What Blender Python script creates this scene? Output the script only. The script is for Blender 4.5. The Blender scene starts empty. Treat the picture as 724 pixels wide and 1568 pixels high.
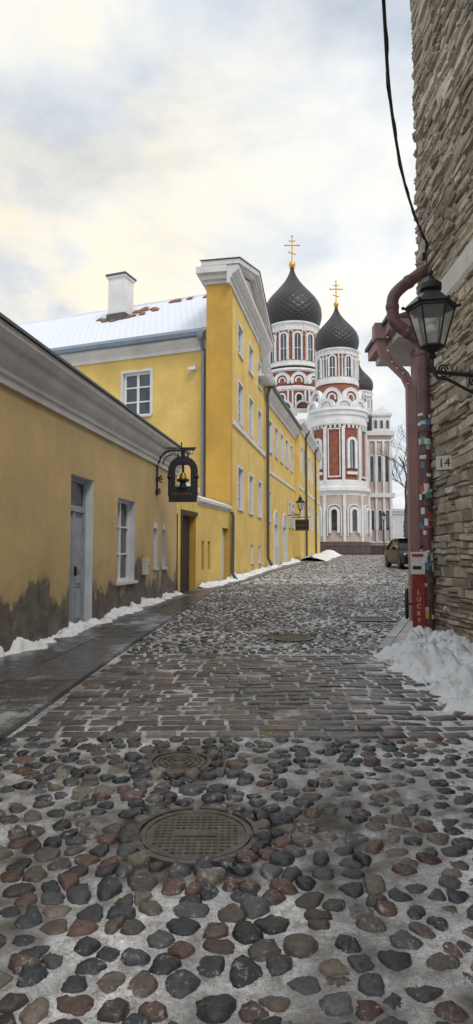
import bpy, math, random
import numpy as np
from mathutils import Vector, noise, kdtree
random.seed(7); rng=np.random.default_rng(7)
S=bpy.context.scene
# ------------------------------------------------------------------ materials
def newmat(name):
    m=bpy.data.materials.new(name); m.use_nodes=True
    nt=m.node_tree; b=nt.nodes['Principled BSDF']; return m,nt,b
def N(nt,t,**k):
    n=nt.nodes.new(t)
    for a,v in k.items(): setattr(n,a,v)
    return n
def noise_n(nt,scale,detail=5,rough=.6,stretch=None):
    g=N(nt,'ShaderNodeNewGeometry'); n=N(nt,'ShaderNodeTexNoise')
    n.inputs['Scale'].default_value=scale; n.inputs['Detail'].default_value=detail; n.inputs['Roughness'].default_value=rough
    if stretch:
        mp=N(nt,'ShaderNodeMapping'); mp.inputs['Scale'].default_value=stretch
        nt.links.new(g.outputs['Position'],mp.inputs[0]); nt.links.new(mp.outputs[0],n.inputs['Vector'])
    else: nt.links.new(g.outputs['Position'],n.inputs['Vector'])
    return n.outputs['Fac']
def ramp(nt,fac,stops):
    r=N(nt,'ShaderNodeValToRGB'); e=r.color_ramp.elements
    while len(e)<len(stops): e.new(.5)
    for i,(p,c) in enumerate(stops):
        e[i].position=p; e[i].color=(c[0],c[1],c[2],1) if not isinstance(c,(int,float)) else (c,c,c,1)
    nt.links.new(fac,r.inputs[0]); return r.outputs[0]
def mix(nt,f,a,b,mode='MIX'):
    m=N(nt,'ShaderNodeMix',data_type='RGBA',blend_type=mode)
    for s,v in ((m.inputs[0],f),(m.inputs[6],a),(m.inputs[7],b)):
        if hasattr(v,'is_linked'): nt.links.new(v,s)
        elif isinstance(v,(int,float)): s.default_value=v if s==m.inputs[0] else (v,v,v,1)
        else: s.default_value=(*v[:3],1)
    return m.outputs[2]
def math_n(nt,op,a,b=None,c=None):
    m=N(nt,'ShaderNodeMath',operation=op)
    for i,v in enumerate((a,b,c)):
        if v is None: continue
        if hasattr(v,'is_linked'): nt.links.new(v,m.inputs[i])
        else: m.inputs[i].default_value=v
    return m.outputs[0]
def bump(nt,b,h,dist,strength=1):
    bp=N(nt,'ShaderNodeBump'); bp.inputs['Distance'].default_value=dist; bp.inputs['Strength'].default_value=strength
    nt.links.new(h,bp.inputs['Height']); nt.links.new(bp.outputs[0],b.inputs['Normal'])
def simple(name,col,rough=.6,var=.25,scale=3,bd=0.0,bs=40,metal=0,spec=None):
    m,nt,b=newmat(name)
    f=noise_n(nt,scale)
    c0=[x*(1-var) for x in col]; c1=[min(1,x*(1+var*.7)) for x in col]
    nt.links.new(ramp(nt,f,[(.3,c0),(.7,c1)]),b.inputs['Base Color'])
    b.inputs['Roughness'].default_value=rough; b.inputs['Metallic'].default_value=metal
    if spec is not None: b.inputs['Specular IOR Level'].default_value=spec
    if bd: bump(nt,b,noise_n(nt,bs,4),bd)
    return m
def plaster(name,col,dirt=.35,stain=0,stcol=(.085,.072,.06)):
    m,nt,b=newmat(name)
    f1=noise_n(nt,.9,6,.65); f2=noise_n(nt,7,5,.6); f3=noise_n(nt,2.2,5,.7,(3,3,.5))
    base=ramp(nt,f1,[(.3,[x*.78 for x in col]),(.7,[min(1,x*1.1) for x in col])])
    base=mix(nt,ramp(nt,f2,[(.35,.0),(.75,.35)]),base,[col[0]*.8,col[1]*.78,col[2]*.85])
    base=mix(nt,ramp(nt,f3,[(.55,0.),(.85,dirt)]),base,[col[0]*.5,col[1]*.5,col[2]*.65])
    if stain>0:
        g=N(nt,'ShaderNodeNewGeometry'); sp=N(nt,'ShaderNodeSeparateXYZ'); nt.links.new(g.outputs['Position'],sp.inputs[0])
        h=math_n(nt,'SUBTRACT',sp.outputs[2],math_n(nt,'MULTIPLY',sp.outputs[1],.026))
        ns=noise_n(nt,1.0,8,.62,(1,1,.8)); ns2=noise_n(nt,6,6,.7)
        e=math_n(nt,'ADD',h,math_n(nt,'MULTIPLY',math_n(nt,'SUBTRACT',ns,.5),-3.2*stain/.7))
        e=math_n(nt,'ADD',e,math_n(nt,'MULTIPLY',math_n(nt,'SUBTRACT',ns2,.5),.55))
        k=ramp(nt,math_n(nt,'DIVIDE',e,stain*2),[(.42,1.),(.56,.0)])
        k2=ramp(nt,math_n(nt,'DIVIDE',e,stain*2),[(.35,.6),(.99,.0)])
        sc=mix(nt,ramp(nt,noise_n(nt,3.5,6,.7),[(.35,0.),(.65,1.)]),stcol,[x*2.4 for x in stcol])
        base=mix(nt,k2,base,[col[0]*.55,col[1]*.55,col[2]*.6])
        base=mix(nt,k,base,sc)
    nt.links.new(base,b.inputs['Base Color']); b.inputs['Roughness'].default_value=.88
    bump(nt,b,math_n(nt,'ADD',f2,noise_n(nt,55,4)),.006)
    return m
def vcol(name,rough=(.35,.8),bd=.004,bs=60,speck=.3,stretch=None,spec=.5,frost=0,grit=0):
    m,nt,b=newmat(name)
    a=N(nt,'ShaderNodeAttribute',attribute_name='Col')
    f=noise_n(nt,bs,6,.7,stretch); f2=noise_n(nt,bs*.2,5,.7)
    c=mix(nt,1.,a.outputs['Color'],ramp(nt,f,[(.25,1-speck),(.75,1+speck)]),'MULTIPLY')
    c=mix(nt,1.,c,ramp(nt,f2,[(.3,.75),(.7,1.15)]),'MULTIPLY')
    if grit:
        g1=noise_n(nt,130,3,.6); c=mix(nt,ramp(nt,g1,[(.56,0.),(.64,grit)]),c,(.12,.105,.09))
        g2=noise_n(nt,16,5,.75); c=mix(nt,ramp(nt,g2,[(.50,0.),(.66,grit*.75)]),c,(.17,.155,.135))
    if frost:
        g2=noise_n(nt,24,6,.8); g3=noise_n(nt,1.6,3)
        k=ramp(nt,math_n(nt,'ADD',g2,math_n(nt,'MULTIPLY',math_n(nt,'SUBTRACT',g3,.5),.4)),[(.57,0.),(.67,frost)])
        c=mix(nt,k,c,(.56,.57,.59))
    nt.links.new(c,b.inputs['Base Color'])
    nt.links.new(ramp(nt,f2,[(.35,rough[0]),(.65,rough[1])]),b.inputs['Roughness'])
    b.inputs['Specular IOR Level'].default_value=spec
    bump(nt,b,f,bd); return m
M={}
M['yellow_near']=plaster('plaster_ochre_weathered',(.62,.45,.21),.5,.68)
M['yellow']=plaster('plaster_yellow',(.78,.55,.165),.32,.22,(.25,.2,.13))
M['ochre']=plaster('plaster_deep_ochre',(.60,.36,.07),.35)
M['white']=plaster('lime_white',(.76,.75,.73),.3)
M['trim']=plaster('trim_white',(.72,.70,.67),.6)
M['pink']=plaster('plaster_pink',(.44,.285,.27),.4)
M['beige']=plaster('plaster_beige',(.54,.44,.38),.2)
M['cream']=plaster('plaster_cream',(.64,.62,.54),.5)
M['grey_build']=plaster('plaster_grey',(.62,.64,.65),.2)
M['blue_white']=simple('paint_reveal',(.58,.60,.64),.7,.16,2)
M['door_grey']=simple('door_paint',(.33,.36,.40),.5,.2,5,.001)
M['wframe']=simple('window_paint',(.72,.74,.75),.5,.1)
M['bframe']=simple('window_paint_blue',(.48,.56,.65),.5,.1)
M['brick']=simple('brick_red',(.26,.092,.058),.85,.30,2.5,.01,12)
M['plinth']=simple('plinth_dark',(.12,.085,.08),.85,.3,2,.01,10)
M['iron']=simple('black_iron',(.012,.012,.014),.45,.2,20,.001,80)
M['zinc']=simple('zinc_pipe',(.22,.27,.33),.45,.15,3,0,0,.5)
M['zincdark']=simple('pipe_dark',(.07,.075,.08),.5,.2,3)
M['rpipe']=simple('red_brown_pipe',(.145,.072,.076),.45,.38,8,.002,30)
M['gold']=simple('gilding',(.75,.45,.1),.3,.1,3,0,0,1)
M['golddull']=simple('old_gilding',(.30,.19,.05),.45,.4,20,0,0,.8)
M['snow']=simple('snow',(.80,.82,.86),.6,.05,3,.01,25)
M['tiles']=simple('clay_tiles',(.25,.11,.075),.85,.3,8,.02,20)
M['wood']=simple('dark_wood',(.05,.035,.028),.6,.3,6,.002,30)
M['black']=simple('black_rubber',(.015,.015,.016),.6,.2,10)
M['cable']=simple('cable_black',(.01,.01,.011),.5,.1,10)
M['roofgrey']=simple('roof_metal_grey',(.08,.085,.095),.5,.2,3)
M['redsign']=simple('red_board',(.30,.035,.03),.4,.25,9)
M['paper']=simple('poster_paper',(.70,.68,.64),.6,.2,20)
M['carpaint']=simple('car_paint_dark',(.012,.014,.018),.35,.1,3,0,0,0,.25)
M['carglass']=simple('car_glass',(.01,.012,.014),.15,.1,3,0,0,0,.3)
M['chrome']=simple('headlamp_glass',(.6,.62,.65),.12,.05,3,0,0,.6)
def slabmat():
    m,nt,b=newmat('wet_paving')
    f=noise_n(nt,1.1,6,.65); f2=noise_n(nt,30,5,.7); a=N(nt,'ShaderNodeAttribute',attribute_name='Col')
    c=mix(nt,ramp(nt,f2,[(.3,0.),(.75,1.)]),(.04,.042,.046),(.115,.115,.12))
    c=mix(nt,1.,c,a.outputs['Color'],'MULTIPLY')
    c=mix(nt,ramp(nt,math_n(nt,'ADD',f,math_n(nt,'MULTIPLY',f2,.25)),[(.64,0.),(.78,.65)]),c,(.55,.57,.6))
    nt.links.new(c,b.inputs['Base Color'])
    nt.links.new(ramp(nt,f,[(.4,.20),(.62,.6)]),b.inputs['Roughness']); bump(nt,b,f2,.003); return m
M['slab']=slabmat()
def glassmat():
    m,nt,b=newmat('window_glass')
    f=noise_n(nt,1.2,3)
    nt.links.new(ramp(nt,f,[(.35,(.012,.016,.022)),(.7,(.06,.075,.09))]),b.inputs['Base Color'])
    b.inputs['Roughness'].default_value=.06; b.inputs['Specular IOR Level'].default_value=.9
    bump(nt,b,noise_n(nt,2,2),.01,.4); return m
M['glass']=glassmat()
def lampglass():
    m,nt,b=newmat('frosted_lantern_glass')
    b.inputs['Base Color'].default_value=(.86,.88,.86,1); b.inputs['Roughness'].default_value=.25
    b.inputs['Transmission Weight'].default_value=.85; b.inputs['IOR'].default_value=1.03; return m
M['lglass']=lampglass()
def bulbmat():
    m,nt,b=newmat('warm_bulb'); b.inputs['Emission Color'].default_value=(1,.55,.2,1); b.inputs['Emission Strength'].default_value=.6; return m
M['bulb']=bulbmat()
def domemat():
    m,nt,b=newmat('dome_scales')
    uv=N(nt,'ShaderNodeUVMap'); sp=N(nt,'ShaderNodeSeparateXYZ'); nt.links.new(uv.outputs[0],sp.inputs[0])
    U=math_n(nt,'MULTIPLY',sp.outputs[0],2*math.pi*26); V=math_n(nt,'MULTIPLY',sp.outputs[1],2*math.pi*13)
    a=math_n(nt,'ABSOLUTE',math_n(nt,'SINE',math_n(nt,'MULTIPLY',math_n(nt,'ADD',U,V),.5)))
    c=math_n(nt,'ABSOLUTE',math_n(nt,'SINE',math_n(nt,'MULTIPLY',math_n(nt,'SUBTRACT',U,V),.5)))
    h=math_n(nt,'MINIMUM',a,c)
    col=ramp(nt,h,[(.0,(.05,.042,.044)),(.35,(.024,.021,.023))])
    nt.links.new(col,b.inputs['Base Color']); b.inputs['Roughness'].default_value=.42
    bump(nt,b,math_n(nt,'SUBTRACT',1.,h),.08,.6); return m
M['dome']=domemat()
M['cobble']=vcol('cobble_stone',(.18,.45),.006,42,.48,frost=.5)
M['sett']=vcol('sett_stone',(.18,.42),.005,40,.4,frost=.5)
M['bed']=vcol('ice_grit_bed',(.35,.8),.014,38,.42,spec=.4,grit=.78)
M['lime']=vcol('limestone',(.8,.95),.016,22,.40,(1,1,2.2),.3)
def snowroof():
    m,nt,b=newmat('snowy_tile_roof')
    br=N(nt,'ShaderNodeTexBrick')
    uv=N(nt,'ShaderNodeUVMap'); nt.links.new(uv.outputs[0],br.inputs['Vector'])
    br.inputs['Scale'].default_value=1; br.inputs['Brick Width'].default_value=.28; br.inputs['Row Height'].default_value=.33; br.inputs['Mortar Size'].default_value=.02
    br.inputs['Mortar Smooth'].default_value=1
    f=noise_n(nt,1.3,6,.7)
    c=mix(nt,br.outputs['Fac'],(.78,.82,.90),(.70,.74,.83))
    nt.links.new(mix(nt,ramp(nt,f,[(.76,0.),(.79,1.)]),c,(.33,.17,.12)),b.inputs['Base Color'])
    b.inputs['Roughness'].default_value=.7; bump(nt,b,math_n(nt,'SUBTRACT',f,br.outputs['Fac']),.015); return m
M['snowroof']=snowroof()
# ------------------------------------------------------------------ builders
class Fr:
    def __init__(s,o,X=(1,0,0),Y=(0,1,0),Z=(0,0,1)):
        s.o=Vector(o); s.X=Vector(X).normalized(); s.Y=Vector(Y).normalized(); s.Z=Vector(Z).normalized()
    def __call__(s,x,y,z): return s.o+s.X*x+s.Y*y+s.Z*z
def wallF(p0,p1):
    d=Vector((p1[0]-p0[0],p1[1]-p0[1],0)); L=d.length; d.normalize()
    return Fr((p0[0],p0[1],0),d,Vector((-d.y,d.x,0))),L
W0=Fr((0,0,0))
class MB:
    def __init__(s): s.v=[];s.f=[];s.uv=[];s.col=[]
    def add(s,vs,fs,uvs=None):
        o=len(s.v); s.v+= [tuple(v) for v in vs]; s.uv+= uvs if uvs else [(0,0)]*len(vs)
        s.f+= [tuple(i+o for i in f) for f in fs]
    def box(s,F,x0,x1,y0,y1,z0,z1):
        vs=[F(x,y,z) for z in (z0,z1) for x,y in ((x0,y0),(x1,y0),(x1,y1),(x0,y1))]
        s.add(vs,[(0,3,2,1),(4,5,6,7),(0,1,5,4),(1,2,6,5),(2,3,7,6),(3,0,4,7)]); return s
    def quad(s,a,b,c,d,uvs=None): s.add([a,b,c,d],[(0,1,2,3)],uvs); return s
    def prof(s,F,x0,x1,pts,m0=0,m1=0):
        n=len(pts); vs=[F(x0+m0*y,y,z) for y,z in pts]+[F(x1+m1*y,y,z) for y,z in pts]
        fs=[(i,(i+1)%n,(i+1)%n+n,i+n) for i in range(n)]+[tuple(range(n))[::-1],tuple(range(n,2*n))]
        s.add(vs,fs)
    def prism(s,F,pts,y0,y1):
        n=len(pts); vs=[F(x,y0,z) for x,z in pts]+[F(x,y1,z) for x,z in pts]
        fs=[(i,(i+1)%n,(i+1)%n+n,i+n) for i in range(n)]+[tuple(range(n))[::-1],tuple(range(n,2*n))]
        s.add(vs,fs)
    def rev(s,c,prof,seg=32,a0=0,a1=2*math.pi):
        n=len(prof); vs=[];uv=[]
        for j in range(seg+1):
            a=a0+(a1-a0)*j/seg
            for i,(r,z) in enumerate(prof):
                vs.append((c[0]+r*math.cos(a),c[1]+r*math.sin(a),z)); uv.append((j/seg,i/(n-1)))
        fs=[(j*n+i,(j+1)*n+i,(j+1)*n+i+1,j*n+i+1) for j in range(seg) for i in range(n-1)]
        s.add(vs,fs,uv)
    def tube(s,pts,r,seg=8,sq=False):
        pts=[Vector(p) for p in pts]; n=len(pts); vs=[]
        rs=r if isinstance(r,(list,tuple)) else [r]*n
        up=Vector((0,0,1)); prev=None
        for i,p in enumerate(pts):
            t=(pts[min(i+1,n-1)]-pts[max(i-1,0)]).normalized()
            a=prev if prev is not None else (Vector((1,0,0)) if abs(t.z)>.9 else up)
            u=(a-t*a.dot(t)).normalized(); v=t.cross(u); prev=u
            for k in range(seg):
                an=2*math.pi*(k+(.5 if sq else 0))/seg; vs.append(p+(u*math.cos(an)+v*math.sin(an))*rs[i])
        fs=[(i*seg+k,i*seg+(k+1)%seg,(i+1)*seg+(k+1)%seg,(i+1)*seg+k) for i in range(n-1) for k in range(seg)]
        fs+=[tuple(range(seg))[::-1],tuple((n-1)*seg+k for k in range(seg))]
        s.add(vs,fs)
    def arch(s,F,cx,w,z0,zs,y0,y1,seg=10,rise=1):
        pts=[(cx-w/2,z0),(cx+w/2,z0)]+[(cx+w/2*math.cos(math.pi*i/seg),zs+rise*w/2*math.sin(math.pi*i/seg)) for i in range(seg+1)]
        s.prism(F,pts,y0,y1)
    def archring(s,F,cx,w,t,z0,zs,y0,y1,seg=10,rise=1):
        def P(h): return [(cx+h,z0)]+[(cx+h*math.cos(math.pi*i/seg),zs+rise*h*math.sin(math.pi*i/seg)) for i in range(seg+1)]+[(cx-h,z0)]
        a=P(w/2);b=P(w/2+t);n=len(a)
        vs=[F(x,y,z) for y in (y0,y1) for L in (a,b) for x,z in L]
        fs=[]
        for i in range(n-1):
            fs+=[(i,i+1,n+i+1,n+i),(2*n+i,3*n+i,3*n+i+1,2*n+i+1),(i,2*n+i,2*n+i+1,i+1),(n+i,n+i+1,3*n+i+1,3*n+i)]
        fs+=[(0,n,3*n,2*n),(n-1,3*n-1,4*n-1,2*n-1)]
        s.add(vs,fs)
    def sphere(s,c,r,seg=12,sz=1):
        s.rev(c,[(max(1e-4,r*math.sin(math.pi*i/8)),c[2]-r*sz*math.cos(math.pi*i/8)) for i in range(9)],seg)
def mkobj(name,mb,mat,cols=None,smooth=30):
    me=bpy.data.meshes.new(name); me.from_pydata(mb.v,[],mb.f); me.update()
    if mb.uv:
        ul=me.uv_layers.new(name='UVMap'); li=np.empty(len(me.loops),dtype=np.int32); me.loops.foreach_get('vertex_index',li)
        ul.data.foreach_set('uv',np.array(mb.uv,dtype=np.float32)[li].ravel())
    if cols is not None:
        ca=me.color_attributes.new('Col','FLOAT_COLOR','POINT'); ca.data.foreach_set('color',np.asarray(cols,dtype=np.float32).ravel())
    import bmesh
    if len(me.vertices)<60000:
        bm=bmesh.new(); bm.from_mesh(me); bmesh.ops.recalc_face_normals(bm,faces=bm.faces); bm.to_mesh(me); bm.free()
    me.shade_smooth(); me.set_sharp_from_angle(angle=math.radians(smooth))
    me.materials.append(mat); ob=bpy.data.objects.new(name,me); S.collection.objects.link(ob); return ob
class Thing:
    def __init__(s,name,loc=(0,0,0)): s.name=name; s.parts={}; s.loc=Vector(loc); s.extra=[]
    def p(s,part,mat):
        k=(part,mat)
        if k not in s.parts: s.parts[k]=MB()
        return s.parts[k]
    def done(s):
        e=bpy.data.objects.new(s.name,None); e.location=s.loc; e.empty_display_size=.3; S.collection.objects.link(e)
        from mathutils import Matrix
        for (part,mat),mb in s.parts.items():
            o=mkobj(part,mb,M[mat]); o.parent=e; o.matrix_parent_inverse=Matrix.Translation(-s.loc)
        for o in s.extra: o.parent=e; o.matrix_parent_inverse=Matrix.Translation(-s.loc)
        return e
def wall_open(T,part,mat,F,L,z0,z1,ops,rev=.15,rmat=None,x0=0):
    xs=sorted({x0,L,*[o[0] for o in ops],*[o[1] for o in ops]}); zs=sorted({z0,z1,*[o[2] for o in ops],*[o[3] for o in ops]})
    mb=T.p(part,mat)
    for i in range(len(xs)-1):
        for j in range(len(zs)-1):
            xm=(xs[i]+xs[i+1])/2; zm=(zs[j]+zs[j+1])/2
            if any(o[0]<xm<o[1] and o[2]<zm<o[3] for o in ops): continue
            mb.quad(F(xs[i],0,zs[j]),F(xs[i+1],0,zs[j]),F(xs[i+1],0,zs[j+1]),F(xs[i],0,zs[j+1]))
    for o in ops:
        a,b,c,d=o[:4]; r=o[4] if len(o)>4 else rev; rb=T.p('reveals',rmat or mat)
        rb.quad(F(a,0,c),F(a,r,c),F(a,r,d),F(a,0,d)); rb.quad(F(b,0,c),F(b,0,d),F(b,r,d),F(b,r,c))
        rb.quad(F(a,0,d),F(a,r,d),F(b,r,d),F(b,0,d)); rb.quad(F(a,0,c),F(b,0,c),F(b,r,c),F(a,r,c))
def window(T,F,a,b,c,d,r=.15,nx=2,nz=3,fm='wframe',t=.06,sill=True,trim=0):
    g=T.p('window_glass','glass'); g.box(F,a,b,r-.01,r+.02,c,d)
    w=T.p('window_frames',fm); y0,y1=r-.06,r-.012
    w.box(F,a,a+t,y0,y1,c,d); w.box(F,b-t,b,y0,y1,c,d); w.box(F,a+t,b-t,y0,y1,c,c+t); w.box(F,a+t,b-t,y0,y1,d-t,d)
    for i in range(1,nx):
        x=a+(b-a)*i/nx; w.box(F,x-t*.55,x+t*.55,y0+.004,y1,c+t,d-t)
    for j in range(1,nz):
        z=c+(d-c)*j/nz; w.box(F,a+t,b-t,y0+.008,y1-.002,z-t*.3,z+t*.3)
    if sill: T.p('window_sills','trim').box(F,a-.06,b+.06,-.07,r*.4,c-.06,c-.002)
    if trim:
        q=T.p('window_surrounds','trim'); 
        q.box(F,a-trim,a-.002,-.03,.02,c,d); q.box(F,b+.002,b+trim,-.03,.02,c,d); q.box(F,a-trim,b+trim,-.034,.02,d+.002,d+trim)
# ------------------------------------------------------------------ terrain functions
def gz(y): return .026*min(max(y,-12),60)
gzv=lambda y:.026*np.clip(y,-12,60)
Ey=[-12,-3,5,9.8,19.4,24,32,43,60]; Ex=[-2.9,-2.3,-1.78,-1.47,-.62,.5,2.25,4.95,9.2]
Wy=[-12,-3,18,23.5,32,43,58.6,62]; Wx=[-5.9,-4.6,-1.65,-.235,1.4,3.9,7.4,8.2]
Cy=[-12,8.6,8.7,13.5,20,33,60]; Cx=[2.88,2.88,1.83,3.56,5.7,10.2,19]
E=lambda y:np.interp(y,Ey,Ex); W=lambda y:np.interp(y,Wy,Wx); C=lambda y:np.interp(y,Cy,Cx)
covers=[(-.21,3.5,.30),(-.39,4.58,.19),(.84,10.2,.33)]
def nz2(x,y,s,o=0): return noise.noise(Vector((x*s,y*s,o)))
def bedh(x,y):
    h=.010+.012*nz2(x,y,1.1,3)+.007*nz2(x,y,4,5)+.005*nz2(x,y,14,9)
    if y<5.1: h+=.013*min(1,max(0,(x+.1)/1.5))
    if 4.9<y<8.9:
        k=min(1,(y-4.9)/.3,(8.9-y)/.3); h=h*(1-k)+k*(.020+.006*nz2(x,y,1.4,2)+.004*nz2(x,y,9,2))
    if y>8.9: h-=.002
    for cx,cy,r in covers:
        d=math.hypot(x-cx,y-cy)
        if d<r+.3: k=min(1,(d-r)/.3) if d>r else 0; h=h*k+(1-k)*(-.004)
    return h
mb=MB(); ys=[-400,-60,-12,0,30,60,120,600,3000]; xs=[-3000,-200,-20,20,200,3000]
for y in ys:
    for x in xs: mb.v.append((x,y,gz(y)-.06))
nx=len(xs); mb.f=[(j*nx+i,j*nx+i+1,(j+1)*nx+i+1,(j+1)*nx+i) for j in range(len(ys)-1) for i in range(nx-1)]
mb.uv=[(0,0)]*len(mb.v); M['snowground']=simple('trodden_snow',(.50,.52,.55),.8,.25,1,.02,8)
mkobj('ground',mb,M['snowground'])
def ss_(t): t=max(0,min(1,t)); return t*t*(3-2*t)
def bedgrid(name,y0,y1,st,xl,xr,sx):
    vs=[];cols=[];f=[]
    Y=np.arange(y0,y1+st*.5,st)
    for y in Y:
        a,b=xl(y),xr(y); n=sx
        for i in range(n+1):
            x=a+(b-a)*i/n; h=bedh(x,y); vs.append((x,y,gz(y)+h))
            nn=.9*nz2(x,y,.9,11)+.6*nz2(x,y,3.1,12)+.6*nz2(x,y,11,13)
            wn_=nn*.75+.54+.26*max(-.5,min(1,x/1.5))
            ws=nn*.9+.50+.25*nz2(x,y,22,8); wf=nn*.7+.82+(.2 if nz2(x,y,.35,20)>0 else 0)  # wf: far bed whitened, snow plus the icy street sheen painted into the colour
            k=ss_(( y-4.95-.3*nz2(x,y,1.7,31))/.4); k2=ss_((y-8.3-.5*nz2(x,y,1.5,32))/.6)
            w=(wn_*(1-k)+ws*k)*(1-k2)+wf*k2
            for cx,cy,r in covers:
                d=math.hypot(x-cx,y-cy)
                if d<r+.25: w-= .9*(1-max(0,d-r)/.25)
            d=math.hypot((x-2.5)/1.3,(y-6.9)/2.7)
            if d<1.2: w+=(1.2-d)*1.8
            w=max(0,min(1,w)); lo=np.array((.07,.065,.06)); hi=np.array((.76,.765,.77))
            c=lo*(1-w)+hi*w; cols.append((*c,1))
    n=sx+1
    f=[(j*n+i,j*n+i+1,(j+1)*n+i+1,(j+1)*n+i) for j in range(len(Y)-1) for i in range(sx)]
    m=MB(); m.v=vs;m.f=f; m.uv=None
    return mkobj(name,m,M['bed'],cols,180)
bedgrid('road',-1.2,5.1,.035,E,lambda y:C(y)+.0,170)
bedgrid('road',5.1,8.7,.05,E,lambda y:2.88,110)
bedgrid('road',8.7,60,.13,E,lambda y:C(y),80)
PAL=np.array([(.028,.031,.038),(.040,.044,.050),(.060,.062,.067),(.072,.064,.057),(.095,.076,.062),(.125,.105,.082),(.10,.058,.047),(.040,.038,.038),(.15,.13,.105),(.080,.082,.086),(.033,.036,.043),(.050,.053,.057),(.085,.055,.047),(.045,.048,.054)])
def stones(name,P,rmax,seg,shrink,hh,dark=1.0,rings=((1.,-1.),(.985,.1),(.93,.62),(.78,.90),(.45,1.0)),snow=0,irr=.05):
    n=len(P); kd=kdtree.KDTree(n)
    for i,p in enumerate(P): kd.insert((p[0],p[1],0),i)
    kd.balance()
    th=np.arange(seg)/seg*2*np.pi
    R=np.full((n,seg),9.)
    for i,p in enumerate(P):
        for co,j,d in kd.find_n((p[0],p[1],0),9)[1:]:
            a=math.atan2(P[j][1]-p[1],P[j][0]-p[0]); c=np.cos(th-a); ok=c>.12
            R[i,ok]=np.minimum(R[i,ok],d*.5/c[ok])
    ax=rng.uniform(0,np.pi,(n,1))*.6-.5; el=rng.uniform(.66,1.0,(n,1)); t_=th[None]-ax
    cap=rmax*rng.uniform(.68,1.28,(n,1))/np.sqrt(np.cos(t_)**2+(np.sin(t_)/el)**2)
    R=np.minimum(R,cap)
    R=(R*5+np.roll(R,1,1)+np.roll(R,-1,1))/7
    ph=rng.uniform(0,6.28,(n,3)); 
    R*=rng.uniform(shrink[0],shrink[1],(n,1))*(1+irr*np.sin(2*th+ph[:,0:1])+irr*np.sin(3*th+ph[:,1:2])+irr*.8*np.sin(5*th+ph[:,2:3])+rng.normal(0,.028,(n,seg)))
    h=hh*rng.uniform(.55,1.25,n); tx=rng.normal(0,.11,n); ty=rng.normal(0,.11,n)
    base=gzv(P[:,1]); V=[]
    for fr,fz in rings:
        rr=R*fr*(1+rng.normal(0,.05,(n,seg)) if fr<.97 else 1); x=rr*np.cos(th); y=rr*np.sin(th)
        z=base[:,None]+h[:,None]*fz*(1+rng.normal(0,.09,(n,seg)))+ (x*tx[:,None]+y*ty[:,None])+.026*y
        V.append(np.stack([P[:,0:1]+x,P[:,1:2]+y,z],-1))
    nr=len(rings); V=np.stack(V,1).reshape(n,nr*seg,3)
    top=np.stack([P[:,0],P[:,1],base+h],-1)[:,None]
    V=np.concatenate([V,top],1); nv=nr*seg+1
    fs=[]
    for r in range(nr-1):
        for k in range(seg): fs.append((r*seg+k,r*seg+(k+1)%seg,(r+1)*seg+(k+1)%seg,(r+1)*seg+k))
    q=np.array(fs); t=np.array([((nr-1)*seg+k,(nr-1)*seg+(k+1)%seg,nv-1) for k in range(seg)])
    off=(np.arange(n)*nv)[:,None,None]
    Q=(q[None]+off).reshape(-1,4); T=(t[None]+off).reshape(-1,3)
    col=PAL[rng.integers(0,len(PAL),n)]*rng.uniform(.7,1.3,(n,1))*dark
    if snow:
        k=rng.random(n)<snow; col[k]=col[k]*.4+.30  # whitens a share of stones: snow and the glisten of icy tops, as colour
    col=np.repeat(np.clip(col,0,1)[:,None],nv,1); colr=np.concatenate([col.reshape(-1,3),np.ones((n*nv,1))],1)
    me=bpy.data.meshes.new(name); nq,ntq=len(Q),len(T)
    me.vertices.add(n*nv); me.vertices.foreach_set('co',V.astype(np.float32).ravel())
    me.loops.add(nq*4+ntq*3); me.loops.foreach_set('vertex_index',np.concatenate([Q.ravel(),T.ravel()]).astype(np.int32))
    me.polygons.add(nq+ntq); me.polygons.foreach_set('loop_start',np.concatenate([np.arange(nq)*4,nq*4+np.arange(ntq)*3]).astype(np.int32))
    me.update(calc_edges=True); me.validate()
    ca=me.color_attributes.new('Col','FLOAT_COLOR','POINT'); ca.data.foreach_set('color',colr.astype(np.float32).ravel())
    me.shade_smooth(); me.materials.append(M['cobble'])
    o=bpy.data.objects.new(name,me); S.collection.objects.link(o); return o
def pts(y0,y1,sx,sy,xl,xr,jit,drop):
    out=[];r=0;y=y0
    while y<y1:
        x=-6+(sx/2 if r%2 else 0)
        while x<20:
            px=x+rng.uniform(-jit,jit)*sx; py=y+rng.uniform(-jit,jit)*sy
            if xl(py)+.04<px<xr(py)-.04 and y0-.02<py<y1 and rng.random()>drop and all(math.hypot(px-cx,py-cy)>r_+.095 for cx,cy,r_ in covers) and not(2.15<px<2.95 and 12.05<py<12.75):
                out.append((px,py))
            x+=sx
        y+=sy; r+=1
    return np.array(out)
Pn=pts(-1.0,5.10,.134,.108,E,lambda y:2.9,.42,.07)
extra=[(cx+(r+.055)*math.cos(a),cy+(r+.055)*math.sin(a)) for cx,cy,r in covers[:2] for a in np.arange(0,6.28,.085/ r*1.15)]
Pn=np.concatenate([Pn,np.array([e for e in extra])])
stones('cobblestones',Pn,.088,16,(.78,.95),.031)
Pf=pts(8.78,22,.12,.11,E,C,.33,.06)
stones('cobblestone_street',Pf,.074,9,(.74,.90),.026,1.35,((1.,-.8),(.97,.3),(.75,.92)),snow=.18)  # pale stones also paint the wet glisten, not snow alone
Pf=pts(22,59,.21,.2,E,C,.33,.08)
stones('cobblestone_hill',Pf,.12,7,(.68,.84),.026,1.7,((1.,-.8),(.97,.3),(.75,.92)),snow=.35)  # larger pale share: street sheen put into the stone colour along with snow
mb=MB(); cols=[]; y=5.12; row=0
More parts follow.
